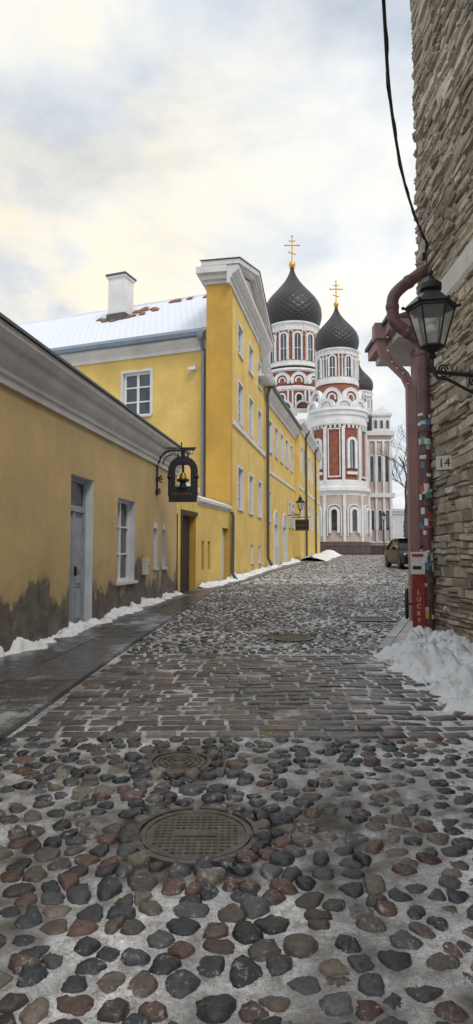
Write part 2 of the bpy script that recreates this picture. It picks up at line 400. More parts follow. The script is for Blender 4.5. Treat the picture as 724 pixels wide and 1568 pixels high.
while y<8.62:
    h=rng.uniform(.13,.18); x=E(y)+.02+rng.uniform(0,.1)
    while x<2.85:
        w=rng.uniform(.16,.38); 
        if x+w>2.88: break
        g=.010+abs(rng.normal(0,.004)); cx,cy=x+w/2,y+h/2; z=gz(cy)+.029+rng.normal(0,.004)+.006*nz2(cx,cy,.8); tx,ty=rng.normal(0,.02),rng.normal(0,.025)
        def P(a,b,zz,ins): 
            px=(x+g+ins) if a<0 else (x+w-g-ins); py=(y+g+ins) if b<0 else (y+h-g-ins)
            wave=.10*nz2(px*.55,row*.10,1.,4)+.03*nz2(px*2,row*.3,1,6)
            return (px+rng.normal(0,.007),py+rng.normal(0,.007)+wave,zz+(px-cx)*tx+(py-cy)*ty)
        vs=[P(a,b,z-.06,0) for a,b in ((-1,-1),(1,-1),(1,1),(-1,1))]+[P(a,b,z-.012,0) for a,b in ((-1,-1),(1,-1),(1,1),(-1,1))]+[P(a,b,z,.014) for a,b in ((-1,-1),(1,-1),(1,1),(-1,1))]
        if rng.random()>.025:
            mb.add(vs,[(0,1,5,4),(1,2,6,5),(2,3,7,6),(3,0,4,7),(4,5,9,8),(5,6,10,9),(6,7,11,10),(7,4,8,11),(8,9,10,11)])
            c=np.array([(.07,.066,.07),(.10,.084,.08),(.135,.10,.088),(.105,.105,.108),(.15,.125,.105),(.125,.082,.07),(.058,.058,.063)][rng.integers(0,7)])*rng.uniform(.75,1.25)
            cols+=[(*c,1)]*12
        x+=w
    y+=h; row+=1
mkobj('stone_setts',mb,M['sett'],cols,50)
mb=MB(); cols=[]; y=-3.
while y<58:
    l=1.0 if y<30 else 2.; g=.006
    for (f0,f1) in ((.0,.5),(.5,.93),(.93,1.)):
        a0,a1=y+g,y+l-g
        def q(f,yy): return W(yy)+.02+(E(yy)-W(yy)-.02)*f
        zt=.055+rng.uniform(-.003,.003)+(.006 if f0>.9 else 0)
        b=[(q(f0,a0)+g,a0),(q(f1,a0)-g,a0),(q(f1,a1)-g,a1),(q(f0,a1)+g,a1)]
        vs=[(px,py,gz(py)-.06) for px,py in b]+[(px,py,gz(py)+zt) for px,py in b]
        mb.add(vs,[(4,5,6,7),(0,1,5,4),(1,2,6,5),(2,3,7,6),(3,0,4,7)]); k=rng.uniform(.7,1.4)*(1.5 if f0>.9 else 1); cols+=[(k,k,k*1.02,1)]*8
    y+=l
mkobj('pavement',mb,M['slab'],cols)
mb=MB(); cols=[]; y=8.75
while y<56:
    l=.95; g=.006
    for (f0,f1) in ((0,.16),(.16,1.3),(1.3,2.6)):
        a0,a1=y+g,y+l-g
        b=[(C(a0)+f0+g,a0),(C(a0)+f1-g,a0),(C(a1)+f1-g,a1),(C(a1)+f0+g,a1)]
        zt=.10+rng.uniform(-.004,.004)
        vs=[(px,py,gz(py)-.06) for px,py in b]+[(px,py,gz(py)+zt) for px,py in b]
        mb.add(vs,[(4,5,6,7),(0,1,5,4),(1,2,6,5),(2,3,7,6),(3,0,4,7)]); k=rng.uniform(2.8,4.0); cols+=[(k,k,k,1)]*8
    y+=l
mkobj('pavement',mb,M['slab'],cols)
# ------------------------------------------------------------------ manhole covers
M['castiron']=simple('cast_iron_wet',(.095,.085,.075),.34,.5,14,.003,60,.35)
for cx,cy,r in covers:
    T=Thing('manhole_cover',(cx,cy,gz(cy))); z=gz(cy)+.012
    F=Fr((cx,cy,z),(1,0,0),(0,1,.026))
    def rv(prof):
        m=T.p('cover','castiron') ; vs=[];n=len(prof)
        for j in range(49):
            a=2*math.pi*j/48
            for rr,zz in prof: vs.append(F(rr*math.cos(a),rr*math.sin(a),zz))
        m.add(vs,[(j*n+i,(j+1)*n+i,(j+1)*n+i+1,j*n+i+1) for j in range(48) for i in range(n-1)])
    rv([(r+.035,-.06),(r+.03,.012),(r,.014),(r-.002,.0),(r-.012,.0),(r-.014,.010),(r-.04,.010),(r-.043,.004),(.001,.004)])
    m=T.p('tread_pattern','castiron')
    if r>.25:
        st=.034
        for i in range(-10,11):
            for j in range(-10,11):
                x,y=i*st,j*st
                if math.hypot(x,y)<r-.065 and not(abs(i)<4 and abs(j)<2): m.box(F,x-.011,x+.011,y-.011,y+.011,.002,.009)
        m.box(F,-.11,.11,-.035,.035,.002,.008)
    else:
        for rr in (.04,.08,.12):
            rv([(rr,.003),(rr+.003,.011),(rr+.018,.011),(rr+.021,.003)])
    T.done()
T=Thing('drain_grate',(2.55,12.4,gz(12.4))); F=Fr((2.55,12.4,gz(12.4)+.03),(1,0,0),(0,1,.026)); m=T.p('frame','castiron')
m.box(F,-.38,.38,-.33,-.28,-.06,.01);m.box(F,-.38,.38,.28,.33,-.06,.01);m.box(F,-.38,-.33,-.28,.28,-.06,.01);m.box(F,.33,.38,-.28,.28,-.06,.01)
for i in range(9): m.box(F,-.31+i*.07,-.275+i*.07,-.28,.28,-.03,.005)
T.done()
# ------------------------------------------------------------------ low ochre building (left)
T=Thing('ochre_house',(-3.2,8,0)); F,L=wallF((-4.60,-3),(-1.65,18.0)); k=1.0098
sy=lambda y:(y+3)*k
DR=.19
ops=[(sy(10.58),sy(11.6),.30,2.88,DR),(sy(12.95),sy(14.1),1.02,2.70,DR),(sy(3.2),sy(4.3),.95,2.6,DR),(sy(15.65),sy(15.95),1.27,2.2,.1),(sy(16.45),sy(16.75),1.27,2.2,.1),(sy(-1),sy(.1),.95,2.6,DR)]
wall_open(T,'street_wall','yellow_near',F,L,-.4,3.80,ops,rmat='blue_white')
T.p('end_walls','yellow_near').box(F,L-.3,L-.003,.003,6,-.4,3.78)
cor=[(.05,3.74),(-.05,3.74),(-.05,3.84),(-.085,3.86),(-.085,3.93),(-.16,4.0),(-.20,4.09),(-.20,4.14),(-.27,4.17),(-.33,4.26),(-.33,4.34),(.05,4.38)]
T.p('cornice','trim').prof(F,0,L+.05,cor)
T.p('roof','roofgrey').prof(F,-.02,L+.1,[(-.37,4.345),(-.37,4.385),(5,5.6),(5,5.5),(.06,4.385)])
a,b=ops[0][:2]; d=T.p('door','door_grey')
d.box(F,a,b,DR,DR+.04,.30,2.88); 
for (u0,u1,z0,z1) in ((a,a+.07,.3,2.88),(b-.07,b,.3,2.88),(a+.07,b-.07,2.30,2.40),(a+.07,b-.07,2.80,2.88)): d.box(F,u0,u1,DR-.05,DR-.001,z0,z1)
mid=(a+b)/2; d.box(F,mid-.03,mid+.03,DR-.04,DR-.001,.3,2.3)
for x0,x1 in ((a+.10,mid-.05),(mid+.05,b-.10)):
    for z0,z1 in ((.42,.95),(1.02,1.18),(1.25,2.2)):
        d.box(F,x0,x1,DR-.015,DR-.0005,z0,z1); d.box(F,x0+.05,x1-.05,DR-.03,DR-.016,z0+.05,z1-.05)
T.p('transom','glass').box(F,a+.08,b-.08,DR-.02,DR-.003,2.41,2.79)
T.p('door_handle','iron').box(F,mid+.04,mid+.07,DR-.08,DR-.04,1.2,1.36)
T.p('threshold','plinth').box(F,a-.1,b+.1,-.28,.15,-.1,.295)
for o in (ops[1],ops[2],ops[5]): window(T,F,o[0],o[1],o[2],o[3],DR,2,3,'wframe',.055)
for o in (ops[3],ops[4]):
    T.p('niche','blue_white').box(F,o[0],o[1],.09,.11,o[2],o[3]); T.p('niche','blue_white').arch(F,(o[0]+o[1])/2,o[1]-o[0],o[3]+.001,o[3]+.001,-.004,.01)
    T.p('window_sills','trim').box(F,o[0]-.04,o[1]+.04,-.05,.03,1.2,1.265)
x=sy(14.85); T.p('meter_box','cream').box(F,x-.17,x+.17,-.07,-.001,1.12,1.5); T.p('meter_box_lock','iron').box(F,x+.1,x+.12,-.08,-.071,1.28,1.33)
T.done()
o0=F(sy(15.8),0,0); T=Thing('hanging_sign',(o0.x,o0.y,3.5))
G=Fr((o0.x,o0.y,0),(1,-.05,0),(.05,1,0)); m=T.p('bracket','iron')
def arc(cx,cz,r,a0,a1,n=14): return [G(cx+r*math.cos(math.radians(a0+(a1-a0)*i/n)),0,cz+r*math.sin(math.radians(a0+(a1-a0)*i/n))) for i in range(n+1)]
m.tube([G(.03,0,3.0),G(.03,0,3.85)],.022); m.tube([G(.03,0,3.75)]+arc(.42,3.75,.36,170,80)+[G(.95,0,4.13)],.026)
m.tube(arc(.42,3.75,.25,180,95),.014); m.tube([G(.25,0,4.16),G(.98,0,4.16)],.018); m.tube([G(.62,0,4.02),G(.62,0,4.3)],.016)
for a in (35,0,-35):
    c,s=math.cos(math.radians(a)),math.sin(math.radians(a))
    m.tube([G(.03-.14*c,-.03,3.4-.14*s),G(.03+.14*c,-.03,3.4+.14*s)],.02); m.tube([G(.03-.10*c,-.03,3.1-.12*s),G(.03+.10*c,-.03,3.1+.12*s)],.018)
m.tube(arc(.5,4.05,.06,0,330),.009);m.tube(arc(.86,4.06,.05,0,330),.009)
s=T.p('sign_frame','iron'); s.archring(G,.66,.38,.17,2.98,3.60,-.04,.04,14); s.box(G,.32,1.0,-.045,.045,2.84,3.22); s.box(G,.38,.94,-.03,.03,3.74,3.84); s.tube([G(.66,0,3.84),G(.66,0,4.12)],.045)
s.box(G,.52,.56,-.02,.02,3.84,4.0); s.box(G,.76,.80,-.02,.02,3.84,4.0)
s.box(G,.63,.69,-.015,.015,3.5,3.85)
for xx in (.34,.98): s.sphere(G(xx,0,3.45),.07); s.sphere(G(xx,0,3.22),.05)
b_=T.p('bell','golddull'); c=G(.66,0,0); b_.rev((c.x,c.y),[(.001,3.56),(.05,3.55),(.07,3.52),(.08,3.46),(.10,3.42),(.105,3.40),(.001,3.40)],16)
m2=T.p('bell_stand','iron'); m2.rev((c.x,c.y),[(.001,3.40),(.15,3.39),(.15,3.35),(.07,3.31),(.09,3.2),(.14,3.16)],16)
g=T.p('lettering','golddull')
for i in range(9): g.box(G,.42+i*.055,.44+i*.055,-.05,-.046,3.01+(.02 if i%2 else 0),3.06)
T.done()
# ------------------------------------------------------------------ gate wall
T=Thing('gate_wall',(-1.2,20,0)); F,L=wallF((-1.62,18.03),(-.25,23.4)); 
sg=lambda y:(y-18.03)*1.032
ops=[(sg(18.35),sg(19.6),.2,2.72,.22),(sg(20.15),sg(20.4),1.1,2.0,.12),(sg(20.8),sg(21.05),1.1,2.0,.12),(sg(22.45),sg(23.3),.45,2.5,.2)]
wall_open(T,'wall','yellow',F,L,-.3,3.1,ops,rmat='ochre')
T.p('cornice','trim').prof(F,0,sg(19.7),[(.4,3.32),(-.02,3.32),(-.02,3.38),(-.10,3.44),(-.10,3.52),(.4,3.56)])
T.p('wall','yellow').box(F,0,sg(19.7),.001,.4,3.101,3.318)
T.p('cornice','trim').prof(F,sg(19.7)+.01,L,[(.4,3.102),(-.02,3.102),(-.02,3.16),(-.10,3.2),(-.10,3.26),(.4,3.3)])
T.p('snow_cap','snow').prof(F,.02,sg(19.7)-.02,[(-.09,3.525),(-.09,3.58),(.1,3.66),(.5,3.7),(.5,3.57)])
T.p('snow_cap','snow').prof(F,sg(19.7)+.02,L-.05,[(-.10,3.265),(-.1,3.30),(.2,3.42),(1.1,3.7),(1.1,3.3)])
T.p('gate','wood').box(F,ops[0][0],ops[0][1],.22,.27,.2,2.72)
for i in range(7): T.p('gate_planks','wood').box(F,ops[0][0]+.02+i*.18,ops[0][0]+.18+i*.18,.195,.219,.25,2.7)
T.p('gate_frame','wood').box(F,ops[0][0]-.10,ops[0][0]-.002,-.03,.1,.2,2.72); T.p('gate_frame','wood').box(F,ops[0][0]-.10,ops[0][1]+.1,-.03,.05,2.722,2.84)
for o in ops[1:]: T.p('niche','blue_white').box(F,o[0],o[1],o[4],o[4]+.02,o[2],o[3])
T.p('small_door','bframe').box(F,ops[3][0]+.08,ops[3][1]-.08,.15,.199,.45,2.42)
T.p('downpipe','zincdark').tube([F(L-.1,-.12,3.1),F(L-.1,-.16,2.95),F(L-.1,-.14,.9),F(L-.1,-.3,.65)],.06,10)
T.done()
# ------------------------------------------------------------------ big yellow building
T=Thing('yellow_townhouse',(-2,30,0))
F,L=wallF((-13.5,29.06),(-1.05,24.2)); kx=L/12.45
sx=lambda x:(x+13.5)*kx
ops=[(sx(-4.5),sx(-3.35),7.0,8.75,.16),(sx(-8.2),sx(-7.05),7.0,8.75,.16),(sx(-4.5),sx(-3.35),3.4,5.1,.16)]
wall_open(T,'wing_wall','yellow',F,L,0,9.4,ops,rmat='trim')
for o in ops: window(T,F,*o[:4],.16,2,3,'wframe',.09,True,.10)
T.p('wing_cornice','trim').prof(F,0,L-.02,[(.05,9.3),(-.08,9.3),(-.08,9.42),(-.15,9.5),(-.3,9.62),(-.3,9.74),(.05,9.78)])
T.p('wing_gutter','zinc').prof(F,0,L-.05,[(-.32,9.745),(-.46,9.76),(-.50,9.90),(-.47,9.90),(-.43,9.79),(-.32,9.78)])
T.p('wing_flashing','zinc').prof(F,0,L-.05,[(-.40,9.86),(-.40,9.90),(.0,10.2),(.0,10.1)])
e0,e1,r0,r1=F(-.3,-.36,9.93),F(L-.02,-.36,9.93),F(-.3,4.1,13.25),F(L-.02,4.1,13.25)
b1=F(L-.02,8.5,9.9);b0=F(-.3,8.5,9.9)
T.p('snowy_roof','snowroof').add([e0,e1,r1,r0,b0,b1],[(0,1,2,3),(3,2,5,4)],[(0,0),(13.4,0),(13.4,5.6),(0,5.6),(0,0),(13.4,0)])
T.p('ridge_snow','snow').tube([F(i*.25,4.1+.02*random.random(),13.22+.03*random.random()) for i in range(0,int(L/.25))],.10,6)
random.seed(3)
tl=T.p('exposed_tiles','tiles')
def roofpt(u,v,h=.0): return F(u,-.36+4.46*v-.6*h,9.93+3.32*v+.8*h)
def rtile(u,v,h=.05): tl.add([roofpt(u-.14,v,h),roofpt(u+.14,v,h),roofpt(u+.14,v+.05,h+.01),roofpt(u-.14,v+.05,h+.01),roofpt(u-.14,v,0),roofpt(u+.14,v,0)],[(0,1,2,3),(0,4,5,1)])
CHX=sx(-6.3)
for i in range(22): rtile(CHX+random.gauss(.2,.55),.66+random.gauss(0,.03))
for i in range(9): rtile(CHX+.9+random.gauss(.3,.3),.80+random.gauss(0,.03))
for i in range(18): rtile(L-.2-abs(random.gauss(0,1.6)),.945-abs(random.gauss(0,.015)))
cF=Fr(F(CHX,2.9,0),F.X,F.Y); c=T.p('chimney','white'); c.box(cF,-.42,.42,-.4,.4,11.3,14.0); c.box(cF,-.48,.48,-.46,.46,14.003,14.10)
T.p('chimney_cap','roofgrey').box(cF,-.52,.52,-.50,.50,14.103,14.18)
T.p('chimney_flashing','roofgrey').box(cF,-.47,.47,-.46,.43,11.7,12.35)
T.p('downpipe','zinc').tube([F(L-.16,-.42,9.8),F(L-.16,-.35,9.5),F(L-.16,-.14,9.2),F(L-.16,-.14,2.0)],.075,12)
T.p('downpipe','zinc').rev((F(L-.16,-.42,0).x,F(L-.16,-.42,0).y),[(.16,9.86),(.16,9.7),(.08,9.55)],12)
T.p('camera_housing','wframe').box(F,L-.75,L-.45,-.22,-.08,8.55,8.66); T.p('camera_housing','wframe').box(F,L-.58,L-.54,-.08,.0,8.58,8.8)
F,L=wallF((-.235,23.5),(1.40,32.1)); ka=L/8.6
sa=lambda y:(y-23.5)*ka
cols3=[25.5,28.0,30.4]; ops=[]
for yc in cols3:
    for z0,z1 in ((3.35,4.95),(6.7,8.3),(9.45,10.6)): ops.append((sa(yc)-.5,sa(yc)+.5,z0,z1,.14))
ops+=[(sa(30.0),sa(30.7),1.25,2.0,.14),(sa(28),sa(28.6),1.25,2.0,.14)]
wall_open(T,'front_wall','yellow',F,L,-.2,11.55,ops,rmat='trim')
for o in ops: window(T,F,*o[:4],.14,2,3 if o[3]-o[2]>1.2 else 2,'bframe',.08,True,.11 if o[3]-o[2]>.8 else 0)
T.p('side_pier','ochre').box(F,-.06,.3,-.03,.88,-.2,11.55)
T.p('far_pier','ochre').box(F,L-.25,L+.02,.01,.88,9,11.55)
T.p('front_back','yellow').box(F,.3,L-.26,.7,.88,9,11.55)
T.p('string_course','trim').box(F,.31,L,-.07,.05,6.38,6.58)
cp=[(.05,11.45),(-.06,11.45),(-.06,11.62),(-.14,11.68),(-.14,11.76),(-.30,11.86),(-.38,11.98),(-.38,12.1),(.05,12.12)]
T.p('cornice','trim').prof(F,-.38,L+.4,cp)
T.p('cornice','trim').box(F,-.12,L+.12,.051,.95,11.552,11.68); T.p('cornice','trim').box(F,-.26,L+.26,.051,1.05,11.683,11.87); T.p('cornice','trim').box(F,-.42,L+.42,.051,1.2,11.873,12.115)
ap=13.7; hw=L/2
T.p('tympanum','cream').prism(F,[(.0,12.12),(L,12.12),(hw,ap-.25)],0.0,.9)
for sgn in (-1,1):
    for (o1,o2,yy) in ((0.0,.18,-.42),(-.17,-.003,-.24)):
        e=(-.42 if sgn<0 else L+.42); 
        T.p('raking_cornice','trim').prism(F,[(e,12.125+o1 if o1>=0 else 12.125),(hw,ap+o1),(hw,ap+o2),(e,12.125+max(.001,o2))],yy,1.0-.03*abs(o1*10))
T.p('pediment_flashing','roofgrey').prism(F,[(-.46,12.31),(hw,ap+.183),(L+.46,12.31),(L+.46,12.34),(hw,ap+.22),(-.46,12.34)],-.46,1.05)
T.p('street_downpipe','zincdark').tube([F(L-.05,-.3,9.9),F(L-.05,-.16,9.5),F(L-.05,-.16,1.4),F(L-.05,-.35,1.05)],.075,10)
F2,L2=wallF((1.40,32.1),(3.88,43.0)); kb=L2/10.9; sb=lambda y:(y-32.1)*kb
ops=[]
for yc in (33.6,35.5,37.4,39.3,41.3): ops.append((sb(yc)-.48,sb(yc)+.48,6.9,8.5,.14))
for yc in (33.2,40.5,42): ops.append((sb(yc)-.4,sb(yc)+.4,3.3,4.8,.14))
doors=[(sb(34.6),sb(35.9),.8,3.2,.3),(sb(37.6),sb(39.0),.8,3.2,.3)]
wall_open(T,'long_wall','yellow',F2,L2,-.2,9.3,ops+doors,rmat='trim')
for o in ops: window(T,F2,*o[:4],.14,2,3,'bframe',.08,True,.1)
for o in doors:
    T.p('arched_door','bframe').box(F2,o[0],o[1],.28,.32,o[2],o[3]); T.p('arched_door','bframe').arch(F2,(o[0]+o[1])/2,o[1]-o[0],o[3]+.002,o[3]+.002,-.01,.02)
    T.p('arch_surround','trim').archring(F2,(o[0]+o[1])/2,o[1]-o[0],.14,.8,o[3],-.05,-.001)
T.p('long_cornice','trim').prof(F2,0,L2,[(.05,9.25),(-.08,9.25),(-.08,9.4),(-.3,9.6),(-.38,9.75),(-.38,9.85),(.05,9.87)])
T.p('long_gutter','zincdark').prof(F2,0,L2,[(-.39,9.80),(-.5,9.82),(-.52,9.95),(-.3,9.95)])
T.p('long_string','trim').box(F2,0.3,L2,-.05,.02,5.75,5.9)
T.p('long_roof','snow').prof(F2,-2,L2,[(-.4,9.955),(5,13.2),(10,9.9)])
F3,L3=wallF((4.15,43.03),(7.45,58.3)); kc=L3/15.27; sc=lambda y:(y-43.03)*kc
ops=[]
for yc in (44.5,46.8,49.2,51.6,54,56.4):
    ops.append((sc(yc)-.5,sc(yc)+.5,7.2,8.9,.14)); ops.append((sc(yc)-.5,sc(yc)+.5,3.5,5.2,.14))
wall_open(T,'far_wall','yellow',F3,L3,-.2,9.95,ops,rmat='trim')
for o in ops: window(T,F3,*o[:4],.14,2,3,'wframe',.09,False,.1)
T.p('far_end_wall','yellow').box(F3,.002,.3,.003,6,-.2,9.95)
T.p('far_cornice','trim').prof(F3,-.35,L3,[(.05,9.9),(-.1,9.9),(-.1,10.05),(-.32,10.25),(-.4,10.35),(-.4,10.5),(.05,10.52)])
T.p('far_cornice','trim').box(F3,-.35,L3,.06,6.2,9.96,10.5)
T.p('far_gable','trim').prism(F3,[(sc(44),10.52),(sc(49),10.52),(sc(46.5),11.8)],-.3,.5)
T.p('far_roof','snow').prof(F3,-.3,L3,[(-.4,10.53),(3,12.2),(6.2,10.53)])
T.p('far_string','trim').box(F3,0,L3,-.05,.02,6.0,6.2)
for yy in (46.,53.): T.p('far_downpipe','zincdark').tube([F3(sc(yy),-.4,10.4),F3(sc(yy),-.15,9.9),F3(sc(yy),-.15,1.4)],.08,8)
T.done()
def wall_lantern(T,c,s=1.,square=True):
    I=T.p('lantern_frame','iron'); Gl=T.p('lantern_glass','lglass'); seg=4 if square else 6
    def ringp(r,z): return [Vector((c[0]+r*s*math.cos(2*math.pi*(k+.5)/seg+.35),c[1]+r*s*math.sin(2*math.pi*(k+.5)/seg+.35),c[2]+z*s)) for k in range(seg)]
    bt,tp,ro,rt=ringp(.13,0),ringp(.25,.42),ringp(.30,.44),ringp(.10,.62)
    for k in range(seg):
        j=(k+1)%seg
        I.tube([bt[k],tp[k]],.011*s,6); I.tube([bt[k],bt[j]],.014*s,6); I.tube([tp[k],tp[j]],.018*s,6)
        Gl.add([bt[k],bt[j],tp[j],tp[k]],[(0,1,2,3)]); I.add([ro[k],ro[j],rt[j],rt[k]],[(0,1,2,3)]); I.add([ro[k],ro[j],tp[j],tp[k]],[(0,1,2,3)])
        I.sphere(ro[k]+Vector((0,0,.01)),.02*s,6)
    I.add(bt,[tuple(range(seg))])
    I.rev(c,[(.10*s,c[2]+.62*s),(.12*s,c[2]+.64*s),(.12*s,c[2]+.70*s),(.08*s,c[2]+.73*s),(.04*s,c[2]+.78*s),(.02*s,c[2]+.80*s),(.035*s,c[2]+.83*s),(.001,c[2]+.90*s)],12)
    T.p('lamp_bulb','wframe').sphere((c[0],c[1],c[2]+.2*s),.06*s)
    I.rev(c,[(.13*s,c[2]-.001),(.08*s,c[2]-.04*s),(.03*s,c[2]-.07*s),(.05*s,c[2]-.11*s),(.001,c[2]-.16*s)],12)
LX,LY,LZ=1.86,6.1,3.53
T=Thing('street_lamp',(2.88,LY,3.3)); wall_lantern(T,(LX,LY,LZ),.87,False)
I=T.p('bracket','iron'); A=lambda x,z:(x,LY,z)
I.tube([A(LX,LZ-.1),A(LX,LZ-.22),A(LX+.05,LZ-.30),A(LX+.14,LZ-.31)],.018)
I.tube([A(LX+.02,LZ-.24),A(2.88,LZ-.34)],.02); I.tube([A(LX+.08,LZ-.28),A(2.2,LZ-.42),A(2.55,LZ-.58),A(2.88,LZ-.85)],.016)
def scr(cx,cz,r,turns=1.6,n=26,d=1): return [A(cx+r*(1-i/n*.8)*math.cos(d*i/n*turns*6.283),cz+r*(1-i/n*.8)*math.sin(d*i/n*turns*6.283)) for i in range(n+1)]
I.tube(scr(2.25,LZ-.33,.055),.009,6); I.tube(scr(2.45,LZ-.39,.08),.010,6);I.tube(scr(2.7,LZ-.47,.11),.010,6); I.tube(scr(LX-.02,LZ-.2,.05,d=-1),.009,6); I.tube(scr(LX+.1,LZ-.22,.05),.009,6)
for k in range(7):
    a=k*.9; I.tube([A(LX+.16+k*.04,LZ-.29+.02*math.sin(a)),A(LX+.2+k*.04,LZ-.22+.03*math.sin(a*2))],.008,5)
I.box(W0,2.86,2.9,LY-.05,LY+.05,LZ-1.0,LZ-.2); T.done()
T=Thing('street_lamp',(3.2,41,4)); p=F2(sb(39.8),-.75,4.35); wall_lantern(T,p,1.0,False)
T.p('bracket','iron').tube([p+Vector((0,0,-.1)),p+Vector((0,0,-.3)),F2(sb(39.8),-.4,4.0),F2(sb(39.8),0,4.0)],.03); T.done()
T=Thing('hanging_sign',(3.4,42,3.5)); q=Fr(F2(sb(41.2),0,0),-F2.Y,F2.X); T.p('board','iron').box(q,.25,1.1,-.04,.04,3.1,3.8); T.p('bracket','iron').tube([q(0,0,3.95),q(1.2,0,3.95)],.025); T.p('bracket','iron').tube([q(0,0,4.3),q(.6,0,3.95)],.02)
T.p('board_rim','golddull').box(q,.30,1.05,-.045,-.041,3.7,3.73); T.p('board_rim','golddull').box(q,.30,1.05,-.045,-.041,3.15,3.18)
for i in range(5): T.p('lettering','golddull').box(q,.37+i*.13,.42+i*.13,-.046,-.041,3.38,3.5)
T.done()
# ------------------------------------------------------------------ cathedral
T=Thing('orthodox_cathedral',(11,84,1.5))
def cross(c,z0,h):
    g=T.p('crosses','gold'); t=h*.018+.02; x,y=c
    g.tube([(x,y,z0),(x,y,z0+h)],t,6); g.tube([(x-h*.24,y,z0+h*.66),(x+h*.24,y,z0+h*.66)],t,6); g.tube([(x-h*.12,y,z0+h*.82),(x+h*.12,y,z0+h*.82)],t,6)
    g.tube([(x-h*.14,y,z0+h*.42),(x+h*.14,y,z0+h*.32)],t,6)
    for dx,dz in ((-.24,.66),(.24,.66),(0,1.)): g.sphere((x+dx*h,y,z0+dz*h),t*1.7,6)
ON=[(0,.84),(.04,.90),(.10,.96),(.17,.995),(.24,1.),(.32,.975),(.40,.91),(.48,.80),(.56,.655),(.63,.52),(.70,.39),(.77,.275),(.84,.18),(.91,.11),(.97,.07),(1,.055)]
def onion(c,R,z0,h):
    T.p('domes','dome').rev(c,[(R*r,z0+h*f) for f,r in ON],48)
    T.p('dome_base_ring','white').rev(c,[(R*.86,z0-.25),(R*.93,z0-.2),(R*.93,z0-.02),(R*.83,z0+.05)],48)
    g=T.p('finials','gold'); g.rev(c,[(R*.07,z0+h-.1),(R*.10,z0+h),(R*.05,z0+h+.1)],12); g.sphere((c[0],c[1],z0+h+R*.13),R*.12)
def cylF(c,r,a):
    n=Vector((math.sin(a),-math.cos(a),0)); X=Vector((math.cos(a),math.sin(a),0)); return Fr((c[0]+n.x*r,c[1]+n.y*r,0),X,-n)
def drum(c,R,z0,z1,nw,ww,phase=0,kok=True):
    H=z1-z0; T.p('drum_brick','brick').rev(c,[(R,z0),(R,z1)],48)
    wr=T.p('drum_mouldings','white')
    wr.rev(c,[(R,z1-.17*H),(R+.12,z1-.16*H),(R+.12,z1-.10*H),(R+.05,z1-.09*H),(R+.05,z1-.05*H),(R+.22,z1-.03*H),(R+.25,z1),(R*.8,z1+.02)],48)
    wr.rev(c,[(R,z0+.20*H),(R+.12,z0+.19*H),(R+.12,z0+.13*H),(R+.2,z0+.12*H),(R+.24,z0),(R,z0)],48)
    for k in range(nw):
        a=phase+2*math.pi*k/nw; F=cylF(c,R,a); zz0,zz1=z0+.2*H,z1-.30*H
        T.p('tower_windows','glass').arch(F,0,ww,zz0,zz1,-.06,.1,8)
        wr.archring(F,0,ww,ww*.27,zz0,zz1,-.18,.1,8); 
        T.p('window_bars','wframe').box(F,-.03,.03,-.09,-.061,zz0,zz1+ww*.4); T.p('window_bars','wframe').box(F,-ww/2,ww/2,-.088,-.062,(zz0+zz1)/2-.03,(zz0+zz1)/2+.03)
        b=a+math.pi/nw
        for db in (-.085,.085):
            p=(c[0]+math.sin(b+db)*(R+.04),c[1]-math.cos(b+db)*(R+.04)); wr.rev(p,[(.12,zz0),(.08,zz0+.2),(.08,zz1),(.14,zz1+.1),(.14,zz1+.25)],8)
        F=cylF(c,R,b); wr.archring(F,0,ww*.6,.12,z1-.24*H,z1-.22*H,-.08,.1,8)
    n2=nw*3
    for k in range(n2):
        F=cylF(c,R+.06,2*math.pi*k/n2); wr.box(F,-.06,.06,-.12,.05,z1-.115*H,z1-.05*H)
def kokosh(c,R,z,w,n,phase,rise=1,back='white'):
    for k in range(n):
        F=cylF(c,R,phase+2*math.pi*k/n); T.p('kokoshnik_arches','white').archring(F,0,w*.68,w*.16,z-.2,z+w*.12,-.28,.6,10,rise)
        T.p('kokoshnik_fill',back).arch(F,0,w*.68,z-.2,z+w*.12,-.08,.5,10,rise)
        T.p('kokoshnik_arches','white').archring(F,0,w*.30,w*.10,z,z+w*.12,-.14,.0,8,rise)
        T.p('kokoshnik_roof','snow').archring(F,0,w*1.005,.05,z,z+w*.12,-.31,.6,10,rise)
c1=(7.35,84)
onion(c1,3.85,31.1,8.3); cross(c1,40.1,3.7)
drum(c1,3.3,24.9,31.0,12,.8,.1)
T.p('drum_mouldings','white').rev(c1,[(3.3,25),(4.0,24.95),(4.1,24.7),(3.6,24.5)],48)
T.p('gallery_rail','iron').rev(c1,[(3.95,24.96),(3.95,25.25),(3.9,25.25),(3.9,24.96)],48)
kokosh(c1,3.9,23.1,1.95,12,.1,1,'brick')
T.p('tower_base','brick').rev(c1,[(3.75,24.6),(3.9,23),(4.0,22.6),(4.0,19.5),(4.1,18.9),(4.1,1.5)],24)
T.p('tower_mouldings','white').rev(c1,[(3.95,22.7),(4.25,22.5),(4.25,22.2),(4.02,22)],24); T.p('tower_mouldings','white').rev(c1,[(4.0,19.5),(4.3,19.3),(4.3,19.0),(4.1,18.9)],24)
for k in range(12):
    F=cylF(c1,4.02,.1+k*math.pi/6); T.p('tower_windows','glass').arch(F,0,.7,20,21.2,-.08,.1,8); T.p('kokoshnik_arches','white').archring(F,0,.7,.18,20,21.2,-.2,.1,8)
    F=cylF(c1,4.02,.1+(k+.5)*math.pi/6); 
    for dx in (-.28,.28): T.p('kokoshnik_arches','white').box(F,dx-.1,dx+.1,-.16,.1,19.5,22)
c2=(11.25,72)
onion(c2,2.5,24.2,5.3); cross(c2,29.8,2.7)
drum(c2,2.2,20.2,24.1,8,.60,.42)
kokosh(c2,2.55,18.35,1.9,8,.42,1.05,'brick'); kokosh(c2,2.95,17.3,1.7,10,.1,1.0,'white')
